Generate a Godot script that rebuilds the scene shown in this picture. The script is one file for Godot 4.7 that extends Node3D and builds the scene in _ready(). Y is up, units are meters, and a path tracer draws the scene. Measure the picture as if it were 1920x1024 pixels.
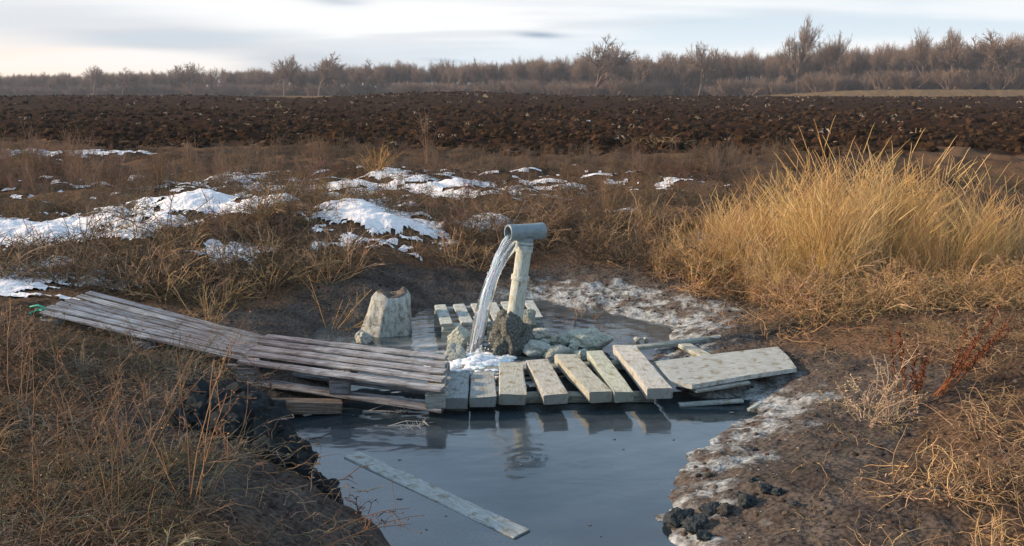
extends Node3D
# A spring pipe running into a milky pool with pallets laid across it, ploughed field and a bare tree line behind.
# World: y up, metres, pool water at y = 0, the photographer stands on the bank at the origin looking along -z.

var rng := RandomNumberGenerator.new()
var nz := FastNoiseLite.new()      # broad, smooth
var nf := FastNoiseLite.new()      # fbm, rough
var nr := FastNoiseLite.new()      # cellular, clods
var used := {}
var M := {}

# ---------------------------------------------------------------- geometry collector
class Geo:
	var v := PackedVector3Array()
	var n := PackedVector3Array()
	var c := PackedColorArray()
	var t := PackedVector2Array()
	var i := PackedInt32Array()

	func tube(pts: Array, r0: float, r1: float, sides := 3, col := Color.WHITE) -> void:
		var count := pts.size()
		var d0: Vector3 = (pts[1] - pts[0]).normalized()
		var side: Vector3 = d0.cross(Vector3(0.31, 0.9, 0.27)).normalized()
		if side.length() < 0.5:
			side = Vector3.RIGHT
		var first := v.size()
		for k in count:
			var d: Vector3 = (pts[mini(k + 1, count - 1)] - pts[maxi(k - 1, 0)]).normalized()
			side = (side - d * side.dot(d)).normalized()
			var w := d.cross(side)
			var r: float = lerpf(r0, r1, float(k) / (count - 1))
			for s in sides:
				var a := TAU * s / sides
				var o := side * cos(a) + w * sin(a)
				v.append(pts[k] + o * r)
				n.append(o)
				c.append(col)
				t.append(Vector2(float(k), float(s) / sides))
		for k in count - 1:
			for s in sides:
				var a := first + k * sides + s
				var b := first + k * sides + (s + 1) % sides
				i.append_array([a, a + sides, b, b, a + sides, b + sides])

	# strips between rings of points, each side with its own flat normal; closed by fans at both ends
	func loft(rings: Array, col := Color.WHITE, length := 1.0) -> void:
		var m: int = rings[0].size()
		var count := rings.size()
		var center := Vector3.ZERO
		for p in rings[0]:
			center += p / m
		var per := 0.0
		for s in m:
			var s2 := (s + 1) % m
			var wide: float = rings[0][s].distance_to(rings[0][s2])
			for k in count:
				var p0: Vector3 = rings[k][s]
				var p1: Vector3 = rings[k][s2]
				var along: Vector3 = rings[mini(k + 1, count - 1)][s] - rings[maxi(k - 1, 0)][s]
				var nn := (p1 - p0).cross(along).normalized()
				var u := length * k / (count - 1)
				v.append_array([p0, p1])
				n.append_array([nn, nn])
				c.append_array([col, col])
				t.append_array([Vector2(u, per), Vector2(u, per + wide)])
			var b := v.size() - count * 2
			for k in count - 1:
				var q := b + k * 2
				i.append_array([q, q + 2, q + 1, q + 1, q + 2, q + 3])
			per += wide
		for e in 2:
			var ring: Array = rings[0] if e == 0 else rings[count - 1]
			var mid := Vector3.ZERO
			for p in ring:
				mid += p / m
			var away: Vector3 = (rings[0][0] - rings[1][0]) if e == 0 else (rings[count - 1][0] - rings[count - 2][0])
			away = away.normalized()
			var b := v.size()
			v.append(mid); n.append(away); c.append(col); t.append(Vector2(0.5, 0.5))
			for p in ring:
				v.append(p); n.append(away); c.append(col); t.append(Vector2(p.y, p.z))
			for s in m:
				var s2 := (s + 1) % m
				if e == 0:
					i.append_array([b, b + 1 + s, b + 1 + s2])
				else:
					i.append_array([b, b + 1 + s2, b + 1 + s])

	func mesh(mat: Material, with_uv := true) -> ArrayMesh:
		var a := []
		a.resize(Mesh.ARRAY_MAX)
		a[Mesh.ARRAY_VERTEX] = v
		a[Mesh.ARRAY_NORMAL] = n
		if c.size() == v.size():
			a[Mesh.ARRAY_COLOR] = c
		if with_uv and t.size() == v.size():
			a[Mesh.ARRAY_TEX_UV] = t
		a[Mesh.ARRAY_INDEX] = i
		var m := ArrayMesh.new()
		m.add_surface_from_arrays(Mesh.PRIMITIVE_TRIANGLES, a)
		m.surface_set_material(0, mat)
		return m

# ---------------------------------------------------------------- nodes
func numbered(called: String) -> String:
	var k: int = used.get(called, 0)
	used[called] = k + 1
	return called if k == 0 else "%s_%03d" % [called, k]

func tag(o: Node3D, label := "", category := "", group := "", kind := "") -> Node3D:
	if label: o.set_meta("label", label)
	if category: o.set_meta("category", category)
	if group: o.set_meta("group", group)
	if kind: o.set_meta("kind", kind)
	return o

func put(called: String, mesh: Mesh, parent: Node = null) -> MeshInstance3D:
	var o := MeshInstance3D.new()
	o.mesh = mesh
	if parent:
		o.name = called
		parent.add_child(o, true)
	else:
		o.name = numbered(called)
		add_child(o, true)
	return o

func thing(called: String, label: String, category: String, at: Vector3, group := "") -> Node3D:
	var o := Node3D.new()
	o.name = numbered(called)
	add_child(o, true)
	o.position = at
	tag(o, label, category, group)
	return o

func many(called: String, mesh: Mesh, places: Array, colors: Array, label: String, category: String, parent: Node = null) -> MultiMeshInstance3D:
	var mm := MultiMesh.new()
	mm.transform_format = MultiMesh.TRANSFORM_3D
	mm.use_colors = true
	mm.mesh = mesh
	mm.instance_count = places.size()
	for k in places.size():
		mm.set_instance_transform(k, places[k])
		mm.set_instance_color(k, colors[k])
	var o := MultiMeshInstance3D.new()
	o.multimesh = mm
	if parent:
		o.name = called
		parent.add_child(o, true)
		o.set_meta("kind", "stuff")
	else:
		o.name = numbered(called)
		add_child(o, true)
		tag(o, label, category, "", "stuff")
	return o

# ---------------------------------------------------------------- materials
func lin(r: float, g: float, b: float) -> Color:
	return Color(r, g, b).linear_to_srgb()

func noise_tex(freq: float, stops: Array, octaves := 4, size := 512, sd := 1, kind := FastNoiseLite.TYPE_SIMPLEX_SMOOTH) -> NoiseTexture2D:
	var f := FastNoiseLite.new()
	f.noise_type = kind
	f.seed = sd
	f.frequency = freq
	f.fractal_octaves = octaves
	f.fractal_gain = 0.6
	var t := NoiseTexture2D.new()
	t.width = size
	t.height = size
	t.seamless = true
	t.noise = f
	if stops.size():
		var g := Gradient.new()
		g.offsets = PackedFloat32Array(stops.map(func(s): return s[0]))
		g.colors = PackedColorArray(stops.map(func(s): return s[1]))
		t.color_ramp = g
	return t

func grey(a: float) -> Color:
	return lin(a, a, a)

func mat(called: String, color: Color, rough: float, tex: Texture2D = null, scale := Vector3.ONE, tri := true, bump: Texture2D = null, bump_cm := 0.0) -> StandardMaterial3D:
	var m := StandardMaterial3D.new()
	m.resource_name = called
	m.albedo_color = color
	m.roughness = rough
	m.metallic_specular = 0.5 if rough < 0.6 else 0.12   # rough, dusty matter hardly shines
	m.vertex_color_use_as_albedo = true
	m.uv1_scale = scale
	m.uv1_triplanar = tri
	if tex:
		m.albedo_texture = tex
	if bump:
		m.heightmap_enabled = true
		m.heightmap_texture = bump
		m.heightmap_scale = bump_cm
	M[called] = m
	return m

# large irregular stains over a material, from a second texture laid on in the object's own axes
func stain(m: StandardMaterial3D, stops: Array, sd: int, scale: float) -> void:
	m.detail_enabled = true
	m.detail_albedo = noise_tex(0.012, stops, 5, 512, sd)
	m.detail_blend_mode = BaseMaterial3D.BLEND_MODE_MUL
	m.detail_uv_layer = BaseMaterial3D.DETAIL_UV_2
	m.uv2_triplanar = true
	m.uv2_scale = Vector3.ONE * scale

func materials() -> void:
	var rough_bump := noise_tex(0.02, [], 6, 512, 5)
	var fine_bump := noise_tex(0.05, [], 5, 512, 6)
	# ground: the vertex colours carry the soils, the texture their fine crumbs and bits
	var g := mat("ground", Color.WHITE, 0.92, noise_tex(0.035, [[0.0, grey(0.16)], [0.38, grey(0.45)], [0.5, grey(0.72)], [0.62, grey(1.0)], [1.0, grey(1.0)]], 6, 1024, 2), Vector3(0.9, 0.9, 0.9), true, rough_bump, 1.6)
	g.uv1_world_triplanar = true
	# weathered grey pallet wood, grain along u
	var grain := [[0.0, lin(0.08, 0.075, 0.075)], [0.3, lin(0.27, 0.265, 0.27)], [0.5, lin(0.42, 0.425, 0.44)], [0.8, lin(0.58, 0.60, 0.62)], [1.0, lin(0.70, 0.72, 0.74)]]
	mat("old_wood", Color.WHITE, 0.85, noise_tex(0.012, grain, 5, 512, 11), Vector3(0.5, 9.0, 1.0), false, noise_tex(0.02, [], 5, 512, 12), 0.6)
	# mineral-crusted boards: pale chalky green-cream with worn brown flecks
	var crust := [[0.0, lin(0.34, 0.30, 0.24)], [0.2, lin(0.49, 0.50, 0.46)], [0.4, lin(0.60, 0.63, 0.61)], [0.65, lin(0.67, 0.72, 0.72)], [1.0, lin(0.78, 0.82, 0.82)]]
	mat("crusted_wood", Color.WHITE, 0.9, noise_tex(0.016, crust, 6, 512, 21), Vector3(1.1, 9.0, 1.0), false, fine_bump, 0.9)
	stain(M.crusted_wood, [[0.0, lin(0.42, 0.31, 0.22)], [0.24, lin(0.70, 0.63, 0.54)], [0.42, lin(0.97, 0.96, 0.95)], [1.0, Color.WHITE]], 22, 1.5)
	stain(M.old_wood, [[0.0, lin(0.6, 0.55, 0.52)], [0.3, lin(0.85, 0.82, 0.80)], [0.5, Color.WHITE], [1.0, Color.WHITE]], 23, 1.3)
	mat("stone", Color.WHITE, 0.9, noise_tex(0.02, [[0.0, lin(0.16, 0.16, 0.14)], [0.35, lin(0.36, 0.37, 0.34)], [0.7, lin(0.55, 0.57, 0.53)], [1.0, lin(0.70, 0.71, 0.68)]], 6, 512, 31), Vector3(4, 4, 4), true, rough_bump, 1.0)
	mat("clay", Color.WHITE, 0.75, noise_tex(0.025, [[0.0, lin(0.02, 0.026, 0.03)], [0.5, lin(0.065, 0.08, 0.09)], [1.0, lin(0.15, 0.175, 0.19)]], 5, 512, 41), Vector3(5, 5, 5), true, rough_bump, 1.2)
	mat("mortar", Color.WHITE, 0.9, noise_tex(0.03, [[0.0, lin(0.025, 0.025, 0.028)], [0.45, lin(0.09, 0.092, 0.09)], [0.7, lin(0.22, 0.23, 0.21)], [1.0, lin(0.42, 0.43, 0.38)]], 6, 512, 42), Vector3(4, 4, 4), true, rough_bump, 1.5)
	mat("soil_clod", Color.WHITE, 0.95, noise_tex(0.03, [[0.0, grey(0.45)], [1.0, grey(1.0)]], 4, 256, 43), Vector3(4, 4, 4), true)
	mat("stump_side", Color.WHITE, 0.9, noise_tex(0.012, [[0.0, lin(0.11, 0.085, 0.065)], [0.28, lin(0.26, 0.26, 0.235)], [0.45, lin(0.43, 0.47, 0.45)], [1.0, lin(0.62, 0.67, 0.66)]], 6, 512, 51), Vector3(5, 2.2, 5), true, fine_bump, 1.2)
	mat("stump_core", Color.WHITE, 0.95, noise_tex(0.03, [[0.0, lin(0.05, 0.042, 0.038)], [0.5, lin(0.15, 0.13, 0.115)], [1.0, lin(0.32, 0.32, 0.30)]], 5, 256, 52), Vector3(5, 5, 5), true, fine_bump, 1.0)
	mat("grey_plastic", lin(0.20, 0.27, 0.31), 0.38, noise_tex(0.012, [[0.0, grey(0.65)], [0.5, grey(0.95)], [1.0, grey(1.0)]], 4, 256, 61), Vector3(4, 4, 4), true)
	mat("lime_pipe", Color.WHITE, 0.75, noise_tex(0.014, [[0.0, lin(0.24, 0.16, 0.08)], [0.28, lin(0.40, 0.36, 0.27)], [0.42, lin(0.46, 0.52, 0.49)], [0.7, lin(0.53, 0.62, 0.62)], [1.0, lin(0.64, 0.68, 0.63)]], 5, 512, 62), Vector3(7, 1.3, 7), true, fine_bump, 0.5)
	mat("straw", Color.WHITE, 0.8)
	M.straw.backlight_enabled = true
	M.straw.backlight = Color(0.25, 0.25, 0.25)
	mat("bark", Color.WHITE, 0.95)
	var snow := mat("snow", lin(0.86, 0.88, 0.92), 0.8, noise_tex(0.03, [[0.0, lin(0.50, 0.48, 0.46)], [0.25, grey(0.78)], [0.5, grey(0.95)], [1.0, grey(1.0)]], 5, 512, 71), Vector3(1.3, 1.3, 1.3), true, rough_bump, 1.5)
	snow.subsurf_scatter_enabled = true
	snow.subsurf_scatter_strength = 0.2
	mat("foam", lin(0.84, 0.87, 0.91), 0.5)
	M.foam.subsurf_scatter_enabled = true
	M.foam.subsurf_scatter_strength = 0.3
	var w := mat("water", Color.WHITE, 0.04)
	w.metallic_specular = 0.5
	var film := mat("film", Color.WHITE, 0.14, noise_tex(0.06, [[0.0, grey(0.35)], [0.5, grey(0.58)], [0.66, grey(0.8)], [0.8, grey(1.0)], [1.0, grey(1.0)]], 5, 1024, 81), Vector3(1.4, 1.4, 1.4), true, fine_bump, 0.05)
	film.uv1_world_triplanar = true
	film.clearcoat_enabled = true   # wet over the mineral skin
	film.clearcoat = 1.0
	film.clearcoat_roughness = 0.06
	var cl := StandardMaterial3D.new()
	cl.resource_name = "clear_water"
	cl.albedo_color = Color(0.97, 0.99, 1.0, 0.08)
	cl.roughness = 0.02
	cl.refraction_enabled = true
	cl.refraction_scale = 0.033
	cl.transparency = BaseMaterial3D.TRANSPARENCY_ALPHA
	M.clear_water = cl
	mat("twine", lin(0.02, 0.42, 0.30), 0.5)
	mat("white_plastic", lin(0.8, 0.82, 0.85), 0.4)

# ---------------------------------------------------------------- ground
var pool := PackedVector2Array()
var SD := PackedFloat32Array()
const SX := -4.2
const SZ := -10.2
const SN := 140
const SC := 0.06

func build_distance() -> void:
	pool = PackedVector2Array([Vector2(-1.350, -4.945), Vector2(-1.240, -5.151), Vector2(-1.036, -5.285), Vector2(-1.177, -5.855), Vector2(-1.495, -6.508), Vector2(-1.629, -6.889), Vector2(-1.562, -7.191), Vector2(-1.222, -7.297), Vector2(-0.862, -7.518), Vector2(-0.713, -7.959), Vector2(-0.152, -8.221), Vector2(0.303, -8.176), Vector2(0.487, -7.875), Vector2(0.819, -7.793), Vector2(1.061, -7.443), Vector2(1.330, -7.087), Vector2(1.162, -6.656), Vector2(1.039, -6.271), Vector2(1.039, -5.914), Vector2(1.064, -5.594), Vector2(1.194, -5.405), Vector2(1.479, -5.384), Vector2(1.435, -5.124), Vector2(1.144, -4.659), Vector2(0.927, -4.382), Vector2(0.738, -4.121), Vector2(0.659, -3.821), Vector2(0.676, -3.503), Vector2(0.699, -3.107), Vector2(-0.329, -3.107), Vector2(-0.561, -3.503), Vector2(-0.720, -3.691), Vector2(-0.947, -3.960), Vector2(-0.980, -4.234), Vector2(-1.108, -4.437), Vector2(-1.268, -4.738)])
	SD.resize(SN * SN)
	var m := pool.size()
	for b in SN:
		for a in SN:
			var p := Vector2(SX + a * SC, SZ + b * SC)
			var best := 1e9
			for k in m:
				var q := pool[k]
				var e := pool[(k + 1) % m] - q
				var f := p - q
				best = minf(best, (f - e * clampf(f.dot(e) / e.length_squared(), 0.0, 1.0)).length_squared())
			SD[b * SN + a] = sqrt(best) * (-1.0 if Geometry2D.is_point_in_polygon(p, pool) else 1.0)

func sdf(x: float, z: float) -> float:
	var fx := (x - SX) / SC
	var fz := (z - SZ) / SC
	var cx := clampf(fx, 0.0, SN - 1.001)
	var cz := clampf(fz, 0.0, SN - 1.001)
	var a := int(cx)
	var b := int(cz)
	var u := cx - a
	var w := cz - b
	var o := b * SN + a
	var d := lerpf(lerpf(SD[o], SD[o + 1], u), lerpf(SD[o + SN], SD[o + SN + 1], u), w)
	return d + Vector2(fx - cx, fz - cz).length() * SC

func bump(x: float, z: float, cx: float, cz: float, rx: float, rz: float) -> float:
	var a := (x - cx) / rx
	var b := (z - cz) / rz
	var s := a * a + b * b
	return exp(-s) if s < 9.0 else 0.0

func field_edge(x: float) -> float:   # distance at which the plough begins
	return 22.3 - 0.20 * x + 1.5 * nz.get_noise_2d(x * 6.0, 300.0)

func plain(x: float, z: float) -> float:
	var d := -z
	var h := 0.30 + 0.10 * nz.get_noise_2d(x * 30.0, z * 30.0)
	if d < 40.0:
		h += 0.12 * smoothstep(7.5, 10.0, d)
		h += 0.13 * bump(x, z, -3.9, -11.2, 1.8, 1.0) + 0.12 * bump(x, z, -1.5, -10.2, 1.5, 0.8) + 0.10 * nz.get_noise_2d(x * 110.0, z * 110.0) * smoothstep(8.5, 10.0, d) + 0.06 * bump(x, z, -5.4, -9.9, 1.8, 1.0)
		h += 0.16 * smoothstep(-0.4, -1.4, x) * smoothstep(-5.6, -4.6, z) + 0.10 * smoothstep(-2.0, -3.2, x) * smoothstep(-7.5, -6.0, z)
		h += 0.14 * smoothstep(1.4, 3.0, x) * smoothstep(-8.5, -6.0, z)
		h += 0.15 * smoothstep(13.0, 24.0, d)
		h -= 0.20 * bump(x, z, -1.55, -5.1, 0.7, 0.42)
	else:
		h += 0.27
	if d > 30.0:
		h += 1.0 * smoothstep(30.0, 115.0, d) + 0.62 * bump(x, z, -7.5, -112.0, 11.0, 30.0) + 0.22 * bump(x, z, -48.0, -125.0, 20.0, 30.0) - 0.32 * bump(x, z, -28.0, -120.0, 7.0, 45.0) + 0.1 * bump(x, z, 18.0, -110.0, 16.0, 30.0)
		h += 1.5 * smoothstep(165.0, 205.0, d) * smoothstep(60.0, 90.0, x)
	return h

func ground(x: float, z: float) -> float:
	var d := -z
	var h := plain(x, z)
	if d < 13.0:
		var s := sdf(x, z)
		var left := smoothstep(-0.15, -0.6, x) * smoothstep(-5.5, -4.9, z)
		var reach := lerpf(1.0, 0.13, left)
		if x < -0.8 and z < -4.9:
			reach = lerpf(reach, 0.55, smoothstep(-0.8, -1.4, x) * (1.0 - left))
		s += 0.07 * nf.get_noise_2d(x * 160.0, z * 160.0)
		if s >= 0.0:
			h *= 1.0 - exp(-s / reach)
		else:
			h = -0.35 * (1.0 - exp(s / 0.5))
	# relief of the soil itself
	var edge := field_edge(x)
	var plough := smoothstep(edge - 1.0, edge + 1.5, d) * smoothstep(140.0, 120.0, d)
	if plough > 0.0:
		var amp := 0.10 * plough
		h += amp * (0.9 * nr.get_noise_2d(x * 2.4, z * 2.4) + 0.8 * nf.get_noise_2d(x * 70.0, z * 70.0)) + 0.05 * plough + 0.085 * plough * sin(d * 4.2 + x * 0.12 + 2.0 * nz.get_noise_2d(x * 4.0, z * 4.0))
	if plough < 1.0 and d < 60.0:
		h += (1.0 - plough) * (0.034 * nf.get_noise_2d(x * 110.0, z * 110.0) + 0.022 * nf.get_noise_2d(x * 520.0, z * 520.0))
	return h

func soil(x: float, z: float, y: float) -> Color:
	var d := -z
	var a := nf.get_noise_2d(x * 60.0 + 500.0, z * 60.0)
	var b := nf.get_noise_2d(x * 300.0, z * 300.0 + 900.0)
	var brown := Color(0.165, 0.106, 0.068).lerp(Color(0.075, 0.053, 0.039), clampf(0.45 + 0.9 * a + 0.3 * b, 0.0, 1.0))
	var c := brown
	if d < 13.0:
		var s := sdf(x, z)
		var right := smoothstep(-0.1, 0.7, x)
		# wet grey mud round the pool, broken by its own ragged outline
		var wet := smoothstep(0.15, -0.15, s - 0.75 - 0.5 * a - 0.15 * b - 0.25 * right)
		c = c.lerp(Color(0.125, 0.115, 0.107).lerp(Color(0.066, 0.062, 0.060), clampf(0.5 + 1.3 * b, 0.0, 1.0)), wet * 0.8)
		# chalky crust dried along the right and far shores
		var band := 0.14 + 0.16 * right * smoothstep(-3.2, -4.6, z) + 0.40 * right * bump(x, z, 0.9, -7.4, 0.9, 0.9)
		var white := smoothstep(0.22, -0.10, s - band + 0.20 * absf(a) - 0.42 * b) * smoothstep(-0.6, 0.3, x + 0.3 * a)
		if s > -0.25 and white > 0.0:
			var e := nf.get_noise_2d(x * 950.0, z * 950.0 + 77.0)
			c = c.lerp(Color(0.28, 0.30, 0.31).lerp(Color(0.48, 0.53, 0.55), clampf(0.5 + 1.6 * e, 0.0, 1.0)), 0.95 * white * smoothstep(-0.5, 0.35, e + 1.2 * b))
		if s < 0.0:
			c = c.lerp(Color(0.05, 0.06, 0.065), smoothstep(0.0, -0.3, s))
		# dark blue-grey dug clay on the left bank
		var dug := smoothstep(0.9, 0.5, Vector2((x + 1.25) / 1.0, (z + 4.55) / 0.75).length() + 0.5 * a)
		c = c.lerp(Color(0.035, 0.040, 0.044), dug * 0.8)
	var edge := field_edge(x)
	var plough := smoothstep(edge - 1.0, edge + 1.0, d + 2.0 * a) * smoothstep(150.0, 135.0, d + 8.0 * a)
	c = c.lerp(Color(0.062, 0.033, 0.019).lerp(Color(0.028, 0.017, 0.011), clampf(0.5 + 1.2 * b + 0.5 * a, 0.0, 1.0)), plough)
	if d > 120.0:
		var gold := smoothstep(132.0, 142.0, d + 8.0 * a)
		c = c.lerp(Color(0.27, 0.175, 0.085).lerp(Color(0.17, 0.12, 0.07), clampf(0.5 + a + b, 0.0, 1.0)), gold)
	return c

func build_ground() -> void:
	var rows: Array[float] = []
	var d := -3.0
	while d < 470.0:
		rows.append(d)
		if d < 2.2: d += 0.25
		elif d < 8.6: d += 0.024
		elif d < 13.0: d += 0.045
		elif d < 24.0: d += 0.10
		elif d < 45.0: d += 0.16
		elif d < 150.0: d *= 1.012
		else: d *= 1.05
	var cols := 560
	var nrow := rows.size()
	var g := Geo.new()
	g.v.resize(nrow * cols); g.n.resize(nrow * cols); g.c.resize(nrow * cols)
	for r in nrow:
		var half := 3.2 + 0.72 * maxf(rows[r], 0.0)
		for k in cols:
			var x := half * (2.0 * k / (cols - 1) - 1.0)
			var z := -rows[r]
			var y := ground(x, z)
			g.v[r * cols + k] = Vector3(x, y, z)
			g.c[r * cols + k] = soil(x, z, y)
	for r in nrow:
		for k in cols:
			var o := r * cols + k
			var ex := g.v[o + (1 if k < cols - 1 else 0)] - g.v[o - (1 if k > 0 else 0)]
			var ez := g.v[o + (cols if r < nrow - 1 else 0)] - g.v[o - (cols if r > 0 else 0)]
			g.n[o] = ex.cross(ez).normalized()
	var idx := PackedInt32Array()
	idx.resize((nrow - 1) * (cols - 1) * 6)
	var at := 0
	for r in nrow - 1:
		for k in cols - 1:
			var o := r * cols + k
			idx[at] = o; idx[at + 1] = o + cols; idx[at + 2] = o + 1
			idx[at + 3] = o + 1; idx[at + 4] = o + cols; idx[at + 5] = o + cols + 1
			at += 6
	g.i = idx
	tag(put("ground", g.mesh(M.ground)), "", "", "", "structure")

# ---------------------------------------------------------------- water
func ripple(x: float, z: float) -> float:
	var h := 0.0
	var r := Vector2(x + 0.28, z + 6.25).length()
	h += 0.0035 * exp(-r * 1.6) * sin(r * 42.0) + 0.0012 * exp(-r * 0.7) * nz.get_noise_2d(x * 900.0, z * 1500.0)
	var q := Vector2(x - 0.065, (z + 4.42) * 1.0).length()
	q *= 1.0 + 0.25 * nz.get_noise_2d(x * 500.0, z * 500.0)
	h += 0.0011 * exp(-q * 8.0) * sin(q * 95.0) * (0.55 + 0.9 * nz.get_noise_2d(x * 350.0 + 90.0, z * 350.0))
	h += 0.00050 * nz.get_noise_2d(x * 420.0, z * 700.0) * (0.4 + smoothstep(-5.0, -5.6, z))
	return h

func sheet(x0: float, x1: float, z0: float, z1: float, step: float, y: float, color: Callable, keep: Callable) -> Geo:
	var a := int((x1 - x0) / step) + 1
	var b := int((z1 - z0) / step) + 1
	var g := Geo.new()
	var at := {}
	for j in b:
		for i in a:
			var x := x0 + i * step
			var z := z0 + j * step
			if not keep.call(x, z):
				continue
			at[j * a + i] = g.v.size()
			var h := ripple(x, z)
			g.v.append(Vector3(x, y + h, z))
			g.n.append(Vector3(-(ripple(x + 0.004, z) - h) / 0.004, 1.0, -(ripple(x, z + 0.004) - h) / 0.004).normalized())
			g.c.append(color.call(x, z))
	for j in b - 1:
		for i in a - 1:
			var o := j * a + i
			if at.has(o) and at.has(o + 1) and at.has(o + a) and at.has(o + a + 1):
				g.i.append_array([at[o], at[o + 1], at[o + a], at[o + 1], at[o + a + 1], at[o + a]])
	return g

func film_line(x: float) -> float:   # z of the film's ragged far edge
	return -4.86 - 0.16 * smoothstep(-1.0, 0.4, x) + 0.10 * nf.get_noise_2d(x * 90.0, 40.0) + 0.03 * nf.get_noise_2d(x * 500.0, 80.0)

func build_water() -> void:
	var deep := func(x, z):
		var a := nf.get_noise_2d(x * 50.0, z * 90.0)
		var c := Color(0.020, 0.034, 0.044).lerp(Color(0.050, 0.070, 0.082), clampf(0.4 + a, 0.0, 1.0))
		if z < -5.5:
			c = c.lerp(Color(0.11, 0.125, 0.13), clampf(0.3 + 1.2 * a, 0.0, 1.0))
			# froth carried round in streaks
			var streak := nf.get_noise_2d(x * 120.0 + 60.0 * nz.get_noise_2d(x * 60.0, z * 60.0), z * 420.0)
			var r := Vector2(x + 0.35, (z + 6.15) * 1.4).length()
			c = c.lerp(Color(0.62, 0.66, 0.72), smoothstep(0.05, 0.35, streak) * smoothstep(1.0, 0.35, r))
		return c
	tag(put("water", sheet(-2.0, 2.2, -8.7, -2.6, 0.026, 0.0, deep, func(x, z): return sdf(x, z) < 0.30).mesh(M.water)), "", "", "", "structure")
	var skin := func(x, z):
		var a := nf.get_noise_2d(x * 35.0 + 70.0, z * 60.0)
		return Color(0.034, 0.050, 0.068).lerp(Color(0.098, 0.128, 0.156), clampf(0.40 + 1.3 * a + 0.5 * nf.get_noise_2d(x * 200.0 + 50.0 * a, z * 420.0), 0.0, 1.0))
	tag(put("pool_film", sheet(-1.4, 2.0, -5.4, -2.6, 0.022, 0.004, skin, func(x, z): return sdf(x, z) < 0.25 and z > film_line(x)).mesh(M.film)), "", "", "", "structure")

# ---------------------------------------------------------------- snow
func snow_patch(cx: float, cz: float, rx: float, rz: float, thick: float, ragged: float, sd: float, stretch := 1.0, thin := 0.0) -> ArrayMesh:
	var g := Geo.new()
	var step := clampf(rx / 60.0, 0.025, 0.06)
	var a := int(rx * 3.0 / step)
	var b := int(rz * 3.0 / step)
	var at := {}
	for j in b:
		for i in a:
			var x := cx + (i - a * 0.5) * step
			var z := cz + (j - b * 0.5) * step
			var m := 1.0 - Vector2((x - cx) / rx, (z - cz) / rz).length() + ragged * 1.3 * nf.get_noise_2d(x * 70.0 + sd, z * 70.0 * stretch) + ragged * 0.9 * nf.get_noise_2d(x * 260.0, z * 260.0 * stretch + sd) - thin
			if m < -0.04:
				continue
			at[j * a + i] = g.v.size()
			var lift := thick * (1.0 - exp(-maxf(m, -0.04) * 7.0))
			g.v.append(Vector3(x, ground(x, z) + lift + 0.004 + thick * clampf(m * 2.5, 0.0, 1.0) * (0.7 * nf.get_noise_2d(x * 160.0, z * 160.0 + sd) + 0.4 * nf.get_noise_2d(x * 600.0, z * 600.0)), z))
	for j in b - 1:
		for i in a - 1:
			var o := j * a + i
			if at.has(o) and at.has(o + 1) and at.has(o + a) and at.has(o + a + 1):
				g.i.append_array([at[o], at[o + 1], at[o + a], at[o + 1], at[o + a + 1], at[o + a]])
	smooth(g)
	return g.mesh(M.snow)

func smooth(g: Geo) -> void:
	g.n.resize(g.v.size())
	g.n.fill(Vector3.ZERO)
	for k in range(0, g.i.size(), 3):
		var f := (g.v[g.i[k + 2]] - g.v[g.i[k]]).cross(g.v[g.i[k + 1]] - g.v[g.i[k]])
		for e in 3:
			g.n[g.i[k + e]] += f
	for k in g.n.size():
		g.n[k] = g.n[k].normalized() if g.n[k].length() > 1e-12 else Vector3.UP

# ---------------------------------------------------------------- lumps: stones, clods
func lump(size: Vector3, div: int, rough: float, sd: int, material: Material, col := Color.WHITE, angular := 0.0) -> ArrayMesh:
	var g := Geo.new()
	var box := BoxMesh.new()
	var seen := {}
	for f in 6:
		var ax: Vector3 = [Vector3.RIGHT, Vector3.LEFT, Vector3.UP, Vector3.DOWN, Vector3.BACK, Vector3.FORWARD][f]
		var u := Vector3(ax.y, ax.z, ax.x)
		var w := ax.cross(u)
		for j in div + 1:
			for i in div + 1:
				var p := (ax + u * tan((2.0 * i / div - 1.0) * PI / 4) + w * tan((2.0 * j / div - 1.0) * PI / 4)).normalized()
				var key := p.snapped(Vector3.ONE * 0.0005)
				if not seen.has(key):
					seen[key] = g.v.size()
					var k := 1.0 + rough * (nz.get_noise_3d(p.x * 110.0 + sd * 37.0, p.y * 110.0, p.z * 110.0) + 0.5 * nf.get_noise_3d(p.x * 120.0 + sd * 37.0, p.y * 120.0, p.z * 120.0))
					var cut := p * k
					if angular > 0.0:   # flat fracture faces
						for q in 7:
							var h := hash(sd * 31 + q)
							var nn := Vector3(((h >> 2) % 200) / 100.0 - 1.0, ((h >> 10) % 200) / 100.0 - 1.0, ((h >> 18) % 200) / 100.0 - 1.0).normalized()
							var over := cut.dot(nn) - (1.0 - angular)
							if over > 0.0:
								cut -= nn * over * 0.85
					var rr := rough * 0.40 * nf.get_noise_3d(p.x * 480.0 + sd * 17.0, p.y * 480.0, p.z * 480.0)
					g.v.append((cut + p * rr) * size)
					g.c.append(col)
		for j in div:
			for i in div:
				var q := []
				for o in [[0, 0], [1, 0], [1, 1], [0, 1]]:
					q.append(seen[((ax + u * tan((2.0 * (i + o[0]) / div - 1.0) * PI / 4) + w * tan((2.0 * (j + o[1]) / div - 1.0) * PI / 4)).normalized()).snapped(Vector3.ONE * 0.0005)])
				g.i.append_array([q[0], q[2], q[1], q[0], q[3], q[2]])
	smooth(g)
	return g.mesh(material)

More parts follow.
